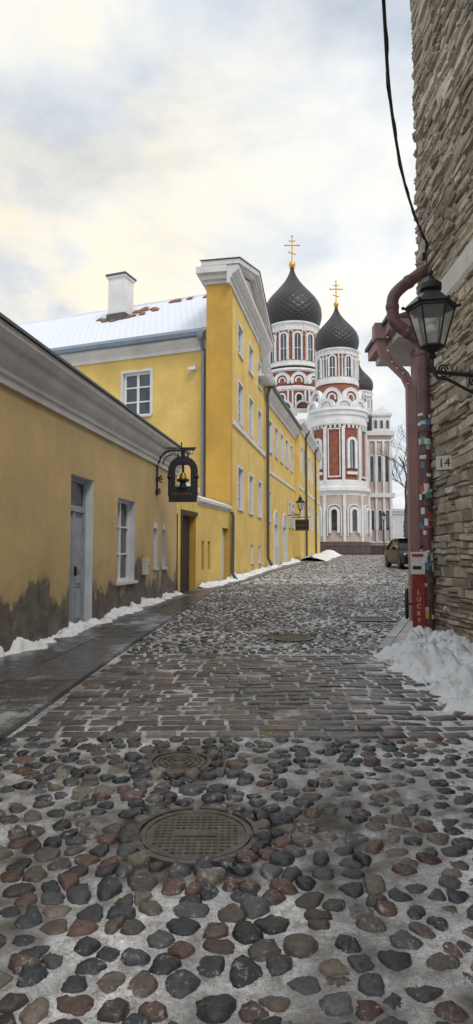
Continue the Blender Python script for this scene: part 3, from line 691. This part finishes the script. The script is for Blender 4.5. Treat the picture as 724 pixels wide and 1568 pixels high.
wr=T.p('apse_mouldings','white')
T.p('apse_upper','brick').rev(c2,[(2.2,20.3),(2.5,19.5),(2.7,17.4)],40)
wr.rev(c2,[(2.6,17.5),(3.35,17.4),(3.45,17.1),(3.3,17.0),(3.3,16.6),(3.15,16.5),(3.15,16.1),(3.25,16.05),(3.25,15.6),(3.05,15.5)],48)
T.p('apse_wall','brick').rev(c2,[(3.0,15.8),(3.0,8.8)],48)
wr.rev(c2,[(3.0,9.6),(3.2,9.5),(3.25,8.9),(3.55,8.75),(3.6,8.4),(3.3,8.3),(3.3,7.9)],48)
T.p('apse_base','beige').rev(c2,[(3.25,8.0),(3.3,3.0)],48); T.p('apse_plinth','plinth').rev(c2,[(3.3,3.0),(3.45,2.95),(3.45,1.0)],48)
for k in range(40):
    F=cylF(c2,3.12,2*math.pi*k/40); wr.archring(F,0,.28,.10,15.15,15.4,-.1,.1,6)
for k in range(10):
    a=.35+k*2*math.pi/10; F=cylF(c2,3.0,a)
    if k%2==0 :
        T.p('apse_windows','glass').arch(F,0,.6,10.8,13.6,-.09,.1,10); wr.archring(F,0,.6,.28,10.8,13.6,-.26,.1,10); wr.box(F,-.60,.60,-.24,.1,10.15,10.45)
        T.p('window_bars','wframe').box(F,-.03,.03,-.11,-.091,10.8,13.8)
    else:
        for dx in (-.62,.62): wr.box(F,dx-.05,dx+.05,-.14,.1,10.0,15.0)
        wr.box(F,-.67,.67,-.145,.1,15.003,15.12); wr.box(F,-.67,.67,-.145,.1,9.85,9.997)
    for dx in (-.90,.90):
        F=cylF(c2,3.0,a+.0+dx/2.95); wr.box(F,-.13,.13,-.24,.1,9.3,15.3)
    F=cylF(c2,3.28,a); 
    T.p('apse_windows','glass').arch(F,0,.62,4.2,6.1,-.08,.1,10); wr.archring(F,0,.62,.28,3.9,6.1,-.28,.1,10); wr.archring(F,0,1.35,.12,3.6,6.2,-.2,.1,10)
    F=cylF(c2,3.28,a+math.pi/10); wr.box(F,-.14,.14,-.22,.1,3,8.0)
nb=T.p('nave_walls','brick'); nb.box(W0,4.5,15.2,76,98,1,18.4)
wr2=T.p('nave_cornice','white'); wr2.box(W0,4.2,15.5,75.7,98.3,17.2,17.6); wr2.box(W0,4.0,15.7,75.5,98.5,18.0,18.6)
T.p('nave_roof','snow').box(W0,4.1,15.6,75.6,98.4,18.6,18.75)
for i in range(5):
    x=5.6+i*2.2; Fq=Fr((x,75.99,0)); T.p('kokoshnik_arches','white').archring(Fq,0,1.5,.25,18.4,18.8,-.4,.6); T.p('kokoshnik_fill','brick').arch(Fq,0,1.5,18.4,18.8,-.1,.5)
    wr2.box(Fq,-1.15,-.95,-.2,.1,2,17.19)
sb_=T.p('side_volume','beige'); sb_.box(W0,15.3,18.2,76,92,1,15.6)
w3=T.p('side_trim','white')
for z,zz,e in ((15.6,16.1,.35),(14.9,15.1,.15),(8.3,8.8,.3),(3.0,3.2,.12)): w3.box(W0,15.3-e,18.2+e,76-e,92+e,z,zz)
for x in (15.4,16.3,17.2,18.0): w3.box(W0,x-.12,x+.12,75.8,76.05,3.2,14.9)
w3.box(W0,16.0,18.2,76.2,80,16.1,18.0); w3.box(W0,15.9,18.35,76.0,80.2,18.0,18.3); T.p('side_roof','snow').prism(Fr((0,76.1,0)),[(15.8,18.3),(18.4,18.3),(17.1,19.1)],0,4)
for x in (16.4,17.1,17.8): w3.archring(Fr((x,76.2,0)),0,.35,.08,16.5,17.3,-.08,.1,8); T.p('side_glass','glass').arch(Fr((x,76.2,0)),0,.35,16.5,17.3,-.03,.05,8)
T.p('side_plinth','plinth').box(W0,15.2,18.3,75.85,92.1,1,2.7)
for x in (15.85,16.75,17.6):
    Fq=Fr((x,76,0)); w3.archring(Fq,0,.4,.1,4.5,6.6,-.1,.1,8); T.p('side_glass','glass').arch(Fq,0,.4,4.5,6.6,-.05,.05,8); w3.archring(Fq,0,.4,.1,10.2,13,-.1,.1,8); T.p('side_glass','glass').arch(Fq,0,.4,10.2,13,-.05,.05,8)
c3=(17.1,90); onion(c3,2.0,24.2,4.2); cross(c3,28.8,1.5); drum(c3,1.7,20.0,24.1,8,.5,.2); T.p('tower_base','white').rev(c3,[(1.8,20),(2.3,19.5),(2.3,15)],24); kokosh(c3,2.0,18.9,1.4,8,.2)
c4=(15.7,94); onion(c4,2.1,25.8,5.2); cross(c4,31.3,2.5); drum(c4,1.9,21,25.7,8,.55,.2); T.p('tower_base','white').rev(c4,[(2.0,21),(2.5,20.5),(2.5,15)],24)
T.done()
T=Thing('grey_house',(30,96,1.5)); F,L=wallF((19.2,92),(44,97)); ops=[(2+i*2.6,3.0+i*2.6,4.0,6.0,.2) for i in range(8)]
wall_open(T,'walls','grey_build',F,L,1,7.6,ops,rmat='trim')
for o in ops:
    window(T,F,*o[:4],.2,2,3,'wframe',.1,True,.15); T.p('window_hoods','white').archring(F,(o[0]+o[1])/2,1.0,.2,6.16,6.2,-.1,.02,8); T.p('window_heads','glass').arch(F,(o[0]+o[1])/2,1.0,6.17,6.2,-.04,.02,8)
T.p('cornice','white').prof(F,-.3,L,[(.05,7.4),(-.15,7.4),(-.15,7.6),(-.45,7.85),(-.45,8.1),(.05,8.1)])
T.p('snowy_roof','snow').prof(F,-.4,L,[(-.5,8.11),(5,10.4),(10,8.1)]); T.p('end_wall','grey_build').box(F,.002,.3,.01,9.5,1,7.99); T.p('plinth','plinth').box(F,-.1,L,-.08,-.002,1,2.4)
T.done()
# ------------------------------------------------------------------ limestone building right
T=Thing('limestone_house',(2.9,5,0)); XR=2.9; F,L=wallF((XR,10.1),(XR,-2))
T.p('core_walls','cream').box(W0,XR+.05,8.5,-2,10.08,-.3,12.5)
mb=MB(); cols=[]; z=-.3; BZ0,BZ1=5.0,5.36
LP=[(.45,.385,.29),(.53,.465,.36),(.385,.335,.265),(.57,.51,.41),(.34,.30,.25),(.49,.415,.31),(.59,.545,.46),(.32,.27,.21)]
def Fw(p):
    s_,y_,z_=p; k=min(1,min(abs(z_-BZ0),abs(z_-BZ1))/.5); return F(s_,y_,z_+k*(.045*nz2(s_,z_,.9,41)+.018*nz2(s_,z_,3.1,42)))
while z<12.4:
    h=rng.uniform(.045,.135) if z>BZ1 else rng.uniform(.05,.16)
    if z<BZ0 and z+h>BZ0: h=BZ0-z
    if abs(z-BZ0)<1e-6 or (BZ0<=z<BZ1): z=BZ1; continue
    s=-rng.uniform(0,.2)
    while s<L:
        w=rng.uniform(.08,.50)*(1.2 if h>.08 else .9); a,b=max(0,s),min(L,s+w); s+=w
        if b-a<.03: continue
        g=.006; ins=.014; hsub=[(z,z+h)]
        if h>.10 and rng.random()<.35: zm=z+h*rng.uniform(.4,.6); hsub=[(z,zm),(zm,z+h)]
        for (za,zb) in hsub:
            pr=-rng.uniform(.0,.06)-.012; j=lambda:rng.normal(0,.010)
            z0,z1=za+g,zb-g
            bk=[(a+g,.06,z0),(b-g,.06,z0),(b-g,.06,z1),(a+g,.06,z1)]
            ed=[(a+g+j()*.5,pr+.018,z0+j()*.5),(b-g+j()*.5,pr+.018,z0+j()*.5),(b-g+j()*.5,pr+.018,z1+j()*.5),(a+g+j()*.5,pr+.018,z1+j()*.5)]
            ii=min(ins,(z1-z0)*.25)
            ft=[(a+g+ins+j(),pr+j(),z0+ii),((a+b)/2+j()*3,pr+j(),z0+ii*.6),(b-g-ins+j(),pr+j(),z0+ii),(b-g-ins+j(),pr+j(),z1-ii),((a+b)/2+j()*3,pr+j()*1.5,z1-ii*.6),(a+g+ins+j(),pr+j(),z1-ii)]
            mb.add([Fw(p) for p in bk+ed+ft],[(0,1,5,4),(1,2,6,5),(2,3,7,6),(3,0,4,7),(4,5,10,9,8),(5,6,11,10),(6,7,13,12,11),(7,4,8,13),(8,9,12,13),(9,10,11,12)])
            c=np.array(LP[rng.integers(0,8)])*rng.uniform(.75,1.2)*(1+.25*nz2(a*.5,z*.5,1,7)); cols+=[(*np.clip(c,0,1),1)]*14
    z+=h
o=mkobj('rubble_stonework',mb,M['lime'],cols,40); T.extra.append(o)
M['mortar']=simple('lime_mortar',(.34,.29,.22),.95,.4,12,.02,30)
T.p('mortar','mortar').box(F,0.01,L,-.012,.04,-.3,BZ0); T.p('mortar','mortar').box(F,0.01,L,-.012,.04,BZ1,12.4)
T.p('plaster_band','cream').prof(F,0,L,[(.05,BZ0),(-.05,BZ0),(-.08,BZ0+.05),(-.08,BZ1-.03),(-.03,BZ1),(.05,BZ1)])
T.done()
q=Fr((2.80,8.72,2.72),Vector((.75,-.66,0)),Vector((.66,.75,0)))
T=Thing('house_number_sign',(2.86,8.73,2.8)); T.p('plate','cream').box(q,-.12,.12,-.01,.01,-.02,.17); T.p('plate_rim','iron').box(q,-.13,.13,.011,.03,-.03,.18)
T.p('mount','iron').box(q,-.03,.03,.03,.1,.05,.1)
def text(name,body,size,F,x,z,mat,y=-.014,spacing=1.):
    cu=bpy.data.curves.new(name,'FONT'); cu.body=body; cu.size=size; cu.align_x='CENTER'; cu.extrude=.001; cu.space_line=spacing
    o=bpy.data.objects.new(name,cu); o.data.materials.append(M[mat]); S.collection.objects.link(o)
    from mathutils import Matrix
    R=Matrix((F.X,F.Z,-F.Y)).transposed().to_4x4(); o.matrix_world=Matrix.Translation(F(x,y,z))@R; return o
tx=text('number','14',.17,q,0,.015,'iron'); 
bpy.context.view_layer.update(); T.extra.append(tx); T.done()
T=Thing('drainpipe',(2.78,9.55,.3)); PX,PY=2.76,9.5
def smooth_path(pts,n=6):
    out=[]; P=[Vector(p) for p in pts]; P=[P[0]]+P+[P[-1]]
    for i in range(1,len(P)-2):
        for k in range(n):
            t=k/n; a,b,c,d=P[i-1],P[i],P[i+1],P[i+2]
            out.append(.5*((2*b)+(-a+c)*t+(2*a-5*b+4*c-d)*t*t+(-a+3*b-3*c+d)*t**3))
    out.append(P[-1]); return out
up=smooth_path([(2.82,9.5,5.82),(2.70,9.5,5.72),(2.44,9.5,5.52),(2.33,9.5,5.36),(2.33,9.5,5.12),(2.38,9.5,4.98),(2.62,9.5,4.80),(2.72,9.5,4.70),(PX,PY,4.5)])
T.p('upper_bends','rpipe').tube(up,.090,14); T.p('pipe','rpipe').tube([(PX,PY,4.52),(PX,PY,2.4),(PX,PY,.3)],.094,16)
for z in (4.55,3.4,2.3,1.2,.45): T.p('collars','rpipe').rev((PX,PY),[(.085,z-.05),(.108,z-.045),(.108,z+.045),(.085,z+.05)],16)
for p in (up[9],up[21],up[34]): T.p('collars','rpipe').sphere(p,.104)
for z in (3.3,1.9): T.p('clips','iron').box(W0,PX,2.9,PY-.02,PY+.02,z,z+.04)
stc=[(.5,.1,.08),(.75,.75,.72),(.08,.25,.38),(.65,.5,.12),(.02,.02,.02),(.4,.55,.62),(.7,.7,.66),(.15,.33,.2)]
for i,cc in enumerate(stc): M['st%d'%i]=simple('sticker_%d'%i,cc,.45,.35,60)
random.seed(5)
for i in range(64):
    z=.6+random.random()**1.1*3.0; a=-math.pi/2+random.uniform(-1.3,.9); h=random.uniform(.03,.13); w=random.uniform(.3,1.0); r=.0960+.0009*(i%5); kk=random.choice((0,1,1,1,2,3,4,5,6,6,6,7))
    T.p('stickers_%d'%kk,'st%d'%kk).rev((PX,PY),[(r,z),(r,z+h)],8,a-w/2,a+w/2)
T.done()
T=Thing('pink_house',(3.5,10.8,0)); 
T.p('walls','pink').box(W0,2.97,8,10.12,10.95,-.3,5.0)
T.p('walls_back','pink').box(W0,5.2,8.5,10.96,13.5,-.3,5.0)
T.p('soffit','trim').box(W0,2.55,8.6,10.12,11.75,5.0,5.12); T.p('eave_fascia','pink').box(W0,2.43,8.7,10.12,11.85,5.123,5.3)
T.p('roof','snow').add([(2.4,10.12,5.31),(2.4,11.9,5.31),(8.6,11.9,7.5),(8.6,10.12,7.5)],[(0,1,2,3)])
T.p('roof_edge','roofgrey').box(W0,2.38,2.44,10.12,11.9,5.303,5.36)
gp=T.p('square_downpipe','pink'); gp.tube([(2.38,10.6,5.35),(2.38,10.6,5.02),(2.42,10.6,4.86),(2.78,10.6,4.50),(2.86,10.6,4.30),(2.86,10.6,.5)],.09,4,True)
gp.box(W0,2.27,2.50,10.48,10.72,5.1,5.36)
T.done()
T=Thing('string_lights',(2.4,10.4,5)); pts_=[(2.44,10.1,5.2),(2.42,10.3,5.0),(2.5,10.4,4.75),(2.6,10.4,4.6),(2.7,10.3,4.45),(2.78,10.3,4.2)]
sp=smooth_path(pts_,4); T.p('wire','cable').tube(sp,.005,5)
for p in sp[::3]: T.p('bulbs','bulb').sphere(p-Vector((0,0,.02)),.009,6)
T.done()
T=Thing('cream_house',(12,30,0)); F,L=wallF((20.5,56),(8.4,16)); ops=[(2+i*3.2,3.1+i*3.2,z,z+1.7,.15) for i in range(12) for z in (2.8,6)]
wall_open(T,'walls','cream',F,L,-.2,9,ops,rmat='trim')
for o in ops: window(T,F,*o[:4],.15)
T.p('cornice','trim').prof(F,0,L,[(.05,9),(-.1,9),(-.35,9.3),(-.35,9.45),(.05,9.45)]); T.p('roof','snow').prof(F,0,L,[(-.35,9.46),(5,12.5),(10,9.4)]); T.p('end_wall','cream').box(F,L-.3,L-.002,.002,9.5,-.2,9.4); T.done()
T=Thing('advertising_stand',(2.6,9.3,.25)); q=Fr((2.575,9.3,0),(1,0,0),(0,1,0)); g0=gz(9.3)+.03
T.p('red_board','redsign').box(q,-.075,.075,-.012,.012,g0+.06,1.28); T.p('board_frame','redsign').box(q,-.085,-.0755,-.02,.02,g0,1.66);T.p('board_frame','redsign').box(q,.0755,.085,-.02,.02,g0,1.66)
T.p('poster','paper').box(q,-.11,.09,-.03,-.021,1.285,1.60); T.p('poster_print','redsign').box(q,-.09,.07,-.034,-.0305,1.53,1.57); T.p('poster_print','st4').box(q,-.08,.04,-.034,-.0305,1.35,1.40)
T.extra.append(text('lettering','L\nU\nC\nK\nY\n\nP\nE',.085,q,0,1.0,'paper',-.016,1.15))
w=T.p('wheel','black'); cw=Vector((2.44,9.42,.86)); w.tube([cw+Vector((.03*math.cos(a),.13*math.cos(a)*.8,.2*math.sin(a))) for a in np.arange(0,6.4,.3)],.025,6)
T.p('wheel_hub','chrome').sphere(cw,.04); T.p('wheel_arm','iron').tube([cw,(2.55,9.34,.86)],.015)
bpy.context.view_layer.update(); T.done()
T=Thing('overhead_cable',(2,7,6)); cp_=smooth_path([(2.86,9.6,6.05),(2.83,9.45,6.20),(2.62,9.1,6.28),(2.1,7.9,6.25),(1.6,6.5,6.30),(1.2,5.1,6.45),(.3,2,7.2),(-3.9,-1,8.4)],8)
T.p('cable','cable').tube(cp_,.017,8); T.p('cable','cable').tube([Vector(p)+Vector((0.02*math.sin(i*.9),0,.022*math.cos(i*.9))) for i,p in enumerate(cp_)],.008,6)
T.p('cable_drop','cable').tube(smooth_path([(2.86,9.6,6.1),(2.84,9.5,5.95),(2.86,9.6,5.6),(2.88,9.6,5.3)]),.012,6)
T.p('wall_anchor','iron').box(W0,2.8,2.9,9.55,9.65,6.02,6.1); T.done()
# ------------------------------------------------------------------ car
cx,cy=9.0,34; T=Thing('parked_car',(cx,cy,gz(cy))); g0=gz(cy)+.04; F=Fr((cx,cy,g0))
body=T.p('body','carpaint')
def loft(mb,secs):
    rings=[]
    for (y,hw,z0,z1,ch) in secs: rings.append([F(x,y,z) for x,z in ((-hw*.92,z0),(-hw,z0+.12),(-hw,z1-ch),(-hw*.86,z1),(hw*.86,z1),(hw,z1-ch),(hw,z0+.12),(hw*.92,z0))])
    vs=[p for r in rings for p in r]; n=8; mb.add(vs,[(i*n+k,i*n+(k+1)%n,(i+1)*n+(k+1)%n,(i+1)*n+k) for i in range(len(rings)-1) for k in range(n)]+[tuple(range(8))[::-1],tuple((len(rings)-1)*n+k for k in range(n))])
loft(body,[(-2.15,.70,.28,.62,.1),(-2.05,.82,.2,.72,.1),(-1.7,.89,.18,.82,.1),(-.9,.90,.18,.93,.1),(.0,.90,.18,.96,.1),(1.4,.90,.18,.98,.1),(2.0,.86,.2,.96,.1),(2.2,.76,.3,.85,.1)])
loft(T.p('cabin_glass','carglass'),[(-.95,.78,.80,.94,.02),(-.25,.70,.85,1.40,.1),(.9,.70,.85,1.42,.1),(1.7,.75,.85,1.0,.02)])
loft(body,[(-.3,.66,1.38,1.42,.02),(.3,.69,1.38,1.47,.03),(.9,.66,1.38,1.45,.02)])
for sx_ in (-1,1):
    body.tube([F(sx_*.80,-.95,.92),F(sx_*.69,-.28,1.40)],.035,6); body.tube([F(sx_*.69,.9,1.42),F(sx_*.78,1.75,.98)],.05,6)
    T.p('headlights','chrome').add([F(sx_*.55,-2.135,.62),F(sx_*.80,-2.06,.62),F(sx_*.82,-2.0,.74),F(sx_*.5,-2.12,.72)],[(0,1,2,3)])
    T.p('mirrors','carpaint').sphere(F(sx_*.98,-.65,1.0),.1,8)
    for yy in (-1.35,1.35):
        w=T.p('wheels','black'); pts2=[F(sx_*xx,yy,.32) for xx in (.70,.91)]; w.tube(pts2,.32,20); T.p('rims','zincdark').tube([F(sx_*.90,yy,.32),F(sx_*.92,yy,.32)],.2,12)
T.p('grille','black').box(F,-.45,.45,-2.165,-2.1,.42,.6); T.p('number_plate','wframe').box(F,-.26,.26,-2.18,-2.166,.34,.44)
T.done()
# ------------------------------------------------------------------ snow
def mound(name,y0,y1,st,x0f,x1f,nx,hf,amp=.05,jag=.02):
    vs=[];Y=np.arange(y0,y1+st/2,st)
    for y in Y:
        a,b=x0f(y),x1f(y)
        for i in range(nx+1):
            t=i/nx; x=a+(b-a)*t; h=hf(t,(y-y0)/(y1-y0),x,y)
            h+=amp*(nz2(x,y,3,1)+.8*nz2(x,y,8,2)+.6*abs(nz2(x,y,16,3))+.25*nz2(x,y,35,4))*min(1,max(0,h*6))
            vs.append((x+jag*nz2(x,y,9,5)*2,y+jag*nz2(x,y,8,15),gz(y)+h))
    n=nx+1; m=MB(); m.v=vs; m.uv=None; m.f=[(j*n+i,j*n+i+1,(j+1)*n+i+1,(j+1)*n+i) for j in range(len(Y)-1) for i in range(nx)]
    return mkobj(name,m,M['snowbank'],None,180)
def snowbankmat():
    m,nt,b=newmat('dirty_snowbank'); f=noise_n(nt,5,7,.75); f2=noise_n(nt,30,5,.7)
    c=ramp(nt,f,[(.34,(.55,.54,.52)),(.50,(.90,.92,.94))]); c=mix(nt,ramp(nt,f2,[(.66,0.),(.76,.5)]),c,(.25,.24,.22))
    nt.links.new(c,b.inputs['Base Color']); b.inputs['Roughness'].default_value=.7; bump(nt,b,math_n(nt,'ADD',f,f2),.02)
    return m
M['snowbank']=snowbankmat()
ss=lambda t:max(0,min(1,t))**2*(3-2*max(0,min(1,t)))
mound('snow_pile',4.9,9.45,.03,lambda y:1.35,lambda y:2.89,60,lambda t,v,x,y:-.03+.27*ss((t-.10-.2*abs(v-.55)-.18*nz2(x,y,1.6,8)-.12*nz2(x,y,5,8))/.7)*ss(v*3.2)*ss((1-v)*7+.15)+.0,.17,.045)
def lb(t,v,x,y):
    w=.50+.55*nz2(0,y,.7,4)+.35*nz2(0,y,2.6,14); w=max(.12,w)*ss(v*9)*ss((1-v)*9+.2)+.02
    e=ss((w-t)/max(.12,w*.7)); return .02+.14*e*(.7+.8*nz2(x,y,1.3,6)+.5*nz2(x,y,4,6))
mound('snow_bank',8.0,17.95,.035,lambda y:W(y)-.02,lambda y:W(y)+.62,22,lb,.10,.03)
mound('snow_bank',19.8,42.5,.08,lambda y:W(y)-.02,lambda y:W(y)+.60,12,lambda t,v,x,y:.02+.16*ss(1.2-t*1.3-.5*nz2(0,y,1.5,3))*max(0,.6+1.4*nz2(0,y,.35,9)),.10,.04)
mound('snow_bank',43.5,64,.2,lambda y:W(y)+.1,lambda y:W(y)+2.2,10,lambda t,v,x,y:.0+.45*ss(1.1-abs(t-.4)*2)*max(.1,.6+1.*nz2(0,y,.25,9)),.15)
M['twigs']=simple('twigs',(.07,.055,.05),.9,.2,5)
def tree(x,y,h,seed,depth=6):
    random.seed(seed); mb=MB()
    def br(p,d,l,r,k):
        n=3; P=[p]; q=p.copy(); dd=d.copy()
        for i in range(n):
            dd=(dd+Vector((random.gauss(0,.12),random.gauss(0,.12),.05))).normalized(); q=q+dd*l/n; P.append(q.copy())
        mb.tube(P,[r*(1-.35*i/n) for i in range(n+1)],5 if k>3 else 3)
        if k==0: return
        for j in range(3 if k>1 else 4):
            a=random.uniform(0,6.28); t=random.choice((1.,.75,.5,.9)); base=P[0].lerp(P[-1],t)
            side=Vector((math.cos(a),math.sin(a),random.uniform(-.1,.5))); br(base,(dd*.75+side*.65).normalized(),l*random.uniform(.62,.82),r*.6,k-1)
    br(Vector((x,y,gz(y)-.1)),Vector((0,0,1)),h*.3,h*.016,depth)
    mkobj('bare_tree',mb,M['twigs'])
tree(18.3,70,17,4); tree(25,84,17,9); tree(33,86,16,12,5)
T=Thing('iron_fence',(14,70,1.6)); f=T.p('rails','iron')
for z in (1.75,2.45): f.tube([(9.2,67.5,z),(15,67.8,z),(21,71,z)],.03,5)
for i in range(60):
    t=i/59; x=9.2+11.8*t; y=67.5+(.3*(t/.49) if t<.49 else .3+3.2*(t-.49)/.51); f.tube([(x,y,1.5),(x,y,2.6)],.018,4)
T.done()
T=Thing('street_lamp',(15,66,1.6)); T.p('post','iron').rev((14.9,66),[(.16,1.5),(.14,2.1),(.06,2.3),(.05,4.9),(.1,5.0)],10); wall_lantern(T,(14.9,66,5.1),1.1,False); T.done()
# ------------------------------------------------------------------ sky & light
w=bpy.data.worlds.new("World"); S.world=w; w.use_nodes=True; nt=w.node_tree; nt.nodes.clear()
out=N(nt,'ShaderNodeOutputWorld'); sky=N(nt,'ShaderNodeTexSky',sky_type='NISHITA'); sky.sun_disc=False; sky.sun_elevation=math.radians(49); sky.sun_rotation=math.radians(150)
b1=N(nt,'ShaderNodeBackground'); b1.inputs[1].default_value=.13; nt.links.new(sky.outputs[0],b1.inputs[0])
tc=N(nt,'ShaderNodeTexCoord'); sp=N(nt,'ShaderNodeSeparateXYZ'); nt.links.new(tc.outputs['Generated'],sp.inputs[0])
zz=math_n(nt,'ADD',math_n(nt,'MAXIMUM',sp.outputs[2],0.),.30)
cb=N(nt,'ShaderNodeCombineXYZ'); nt.links.new(math_n(nt,'DIVIDE',sp.outputs[0],zz),cb.inputs[0]); nt.links.new(math_n(nt,'DIVIDE',sp.outputs[1],zz),cb.inputs[1])
def wn(scale,detail,off,dist=.4):
    mp=N(nt,'ShaderNodeMapping'); mp.inputs['Location'].default_value=off; nt.links.new(cb.outputs[0],mp.inputs[0])
    n=N(nt,'ShaderNodeTexNoise'); n.inputs['Scale'].default_value=scale; n.inputs['Detail'].default_value=detail; n.inputs['Roughness'].default_value=.55; n.inputs['Distortion'].default_value=dist
    nt.links.new(mp.outputs[0],n.inputs['Vector']); return n.outputs['Fac']
n1=wn(1.7,8,(3.1,1.7,0)); n2=wn(4.2,8,(8.1,4.2,1),.3)
cl=math_n(nt,'ADD',math_n(nt,'MULTIPLY',n1,.62),math_n(nt,'MULTIPLY',n2,.38))
ccol=ramp(nt,cl,[(.38,(.58,.65,.74)),(.46,(.70,.76,.83)),(.52,(.85,.88,.91)),(.58,(.97,.96,.94))])
wd=Vector((-.34,1,.42)).normalized(); dp=N(nt,'ShaderNodeVectorMath',operation='DOT_PRODUCT'); nt.links.new(tc.outputs['Generated'],dp.inputs[0]); dp.inputs[1].default_value=wd
wk=math_n(nt,'POWER',math_n(nt,'MAXIMUM',dp.outputs['Value'],0.),12.)
wk2=math_n(nt,'MULTIPLY',wk,ramp(nt,n2,[(.40,.25),(.58,1.)]))
ccol=mix(nt,math_n(nt,'MULTIPLY',wk2,.95),ccol,(1.0,.91,.72))
b2=N(nt,'ShaderNodeBackground'); b2.inputs[1].default_value=1.08; nt.links.new(ccol,b2.inputs[0])
ms=N(nt,'ShaderNodeMixShader'); nt.links.new(ramp(nt,n1,[(.30,.75),(.46,1.)]),ms.inputs[0]); nt.links.new(b1.outputs[0],ms.inputs[1]); nt.links.new(b2.outputs[0],ms.inputs[2]); nt.links.new(ms.outputs[0],out.inputs[0])
sl=bpy.data.lights.new('sun','SUN'); sl.energy=1.5; sl.angle=math.radians(20); sl.color=(1,.93,.84); so=bpy.data.objects.new('sun',sl); S.collection.objects.link(so)
so.rotation_euler=Vector((.35,-.6,.8)).to_track_quat('Z','Y').to_euler()
cam=bpy.data.cameras.new('camera'); co=bpy.data.objects.new('camera',cam); S.collection.objects.link(co); S.camera=co
cam.sensor_fit='VERTICAL'; cam.sensor_height=36; cam.lens=36*1000/1568; cam.clip_end=6000; cam.clip_start=.05
co.location=(0,0,1.55); co.rotation_euler=(math.radians(93.8),0,0)
S.view_settings.view_transform='Standard'; S.view_settings.look='None'; S.view_settings.exposure=0
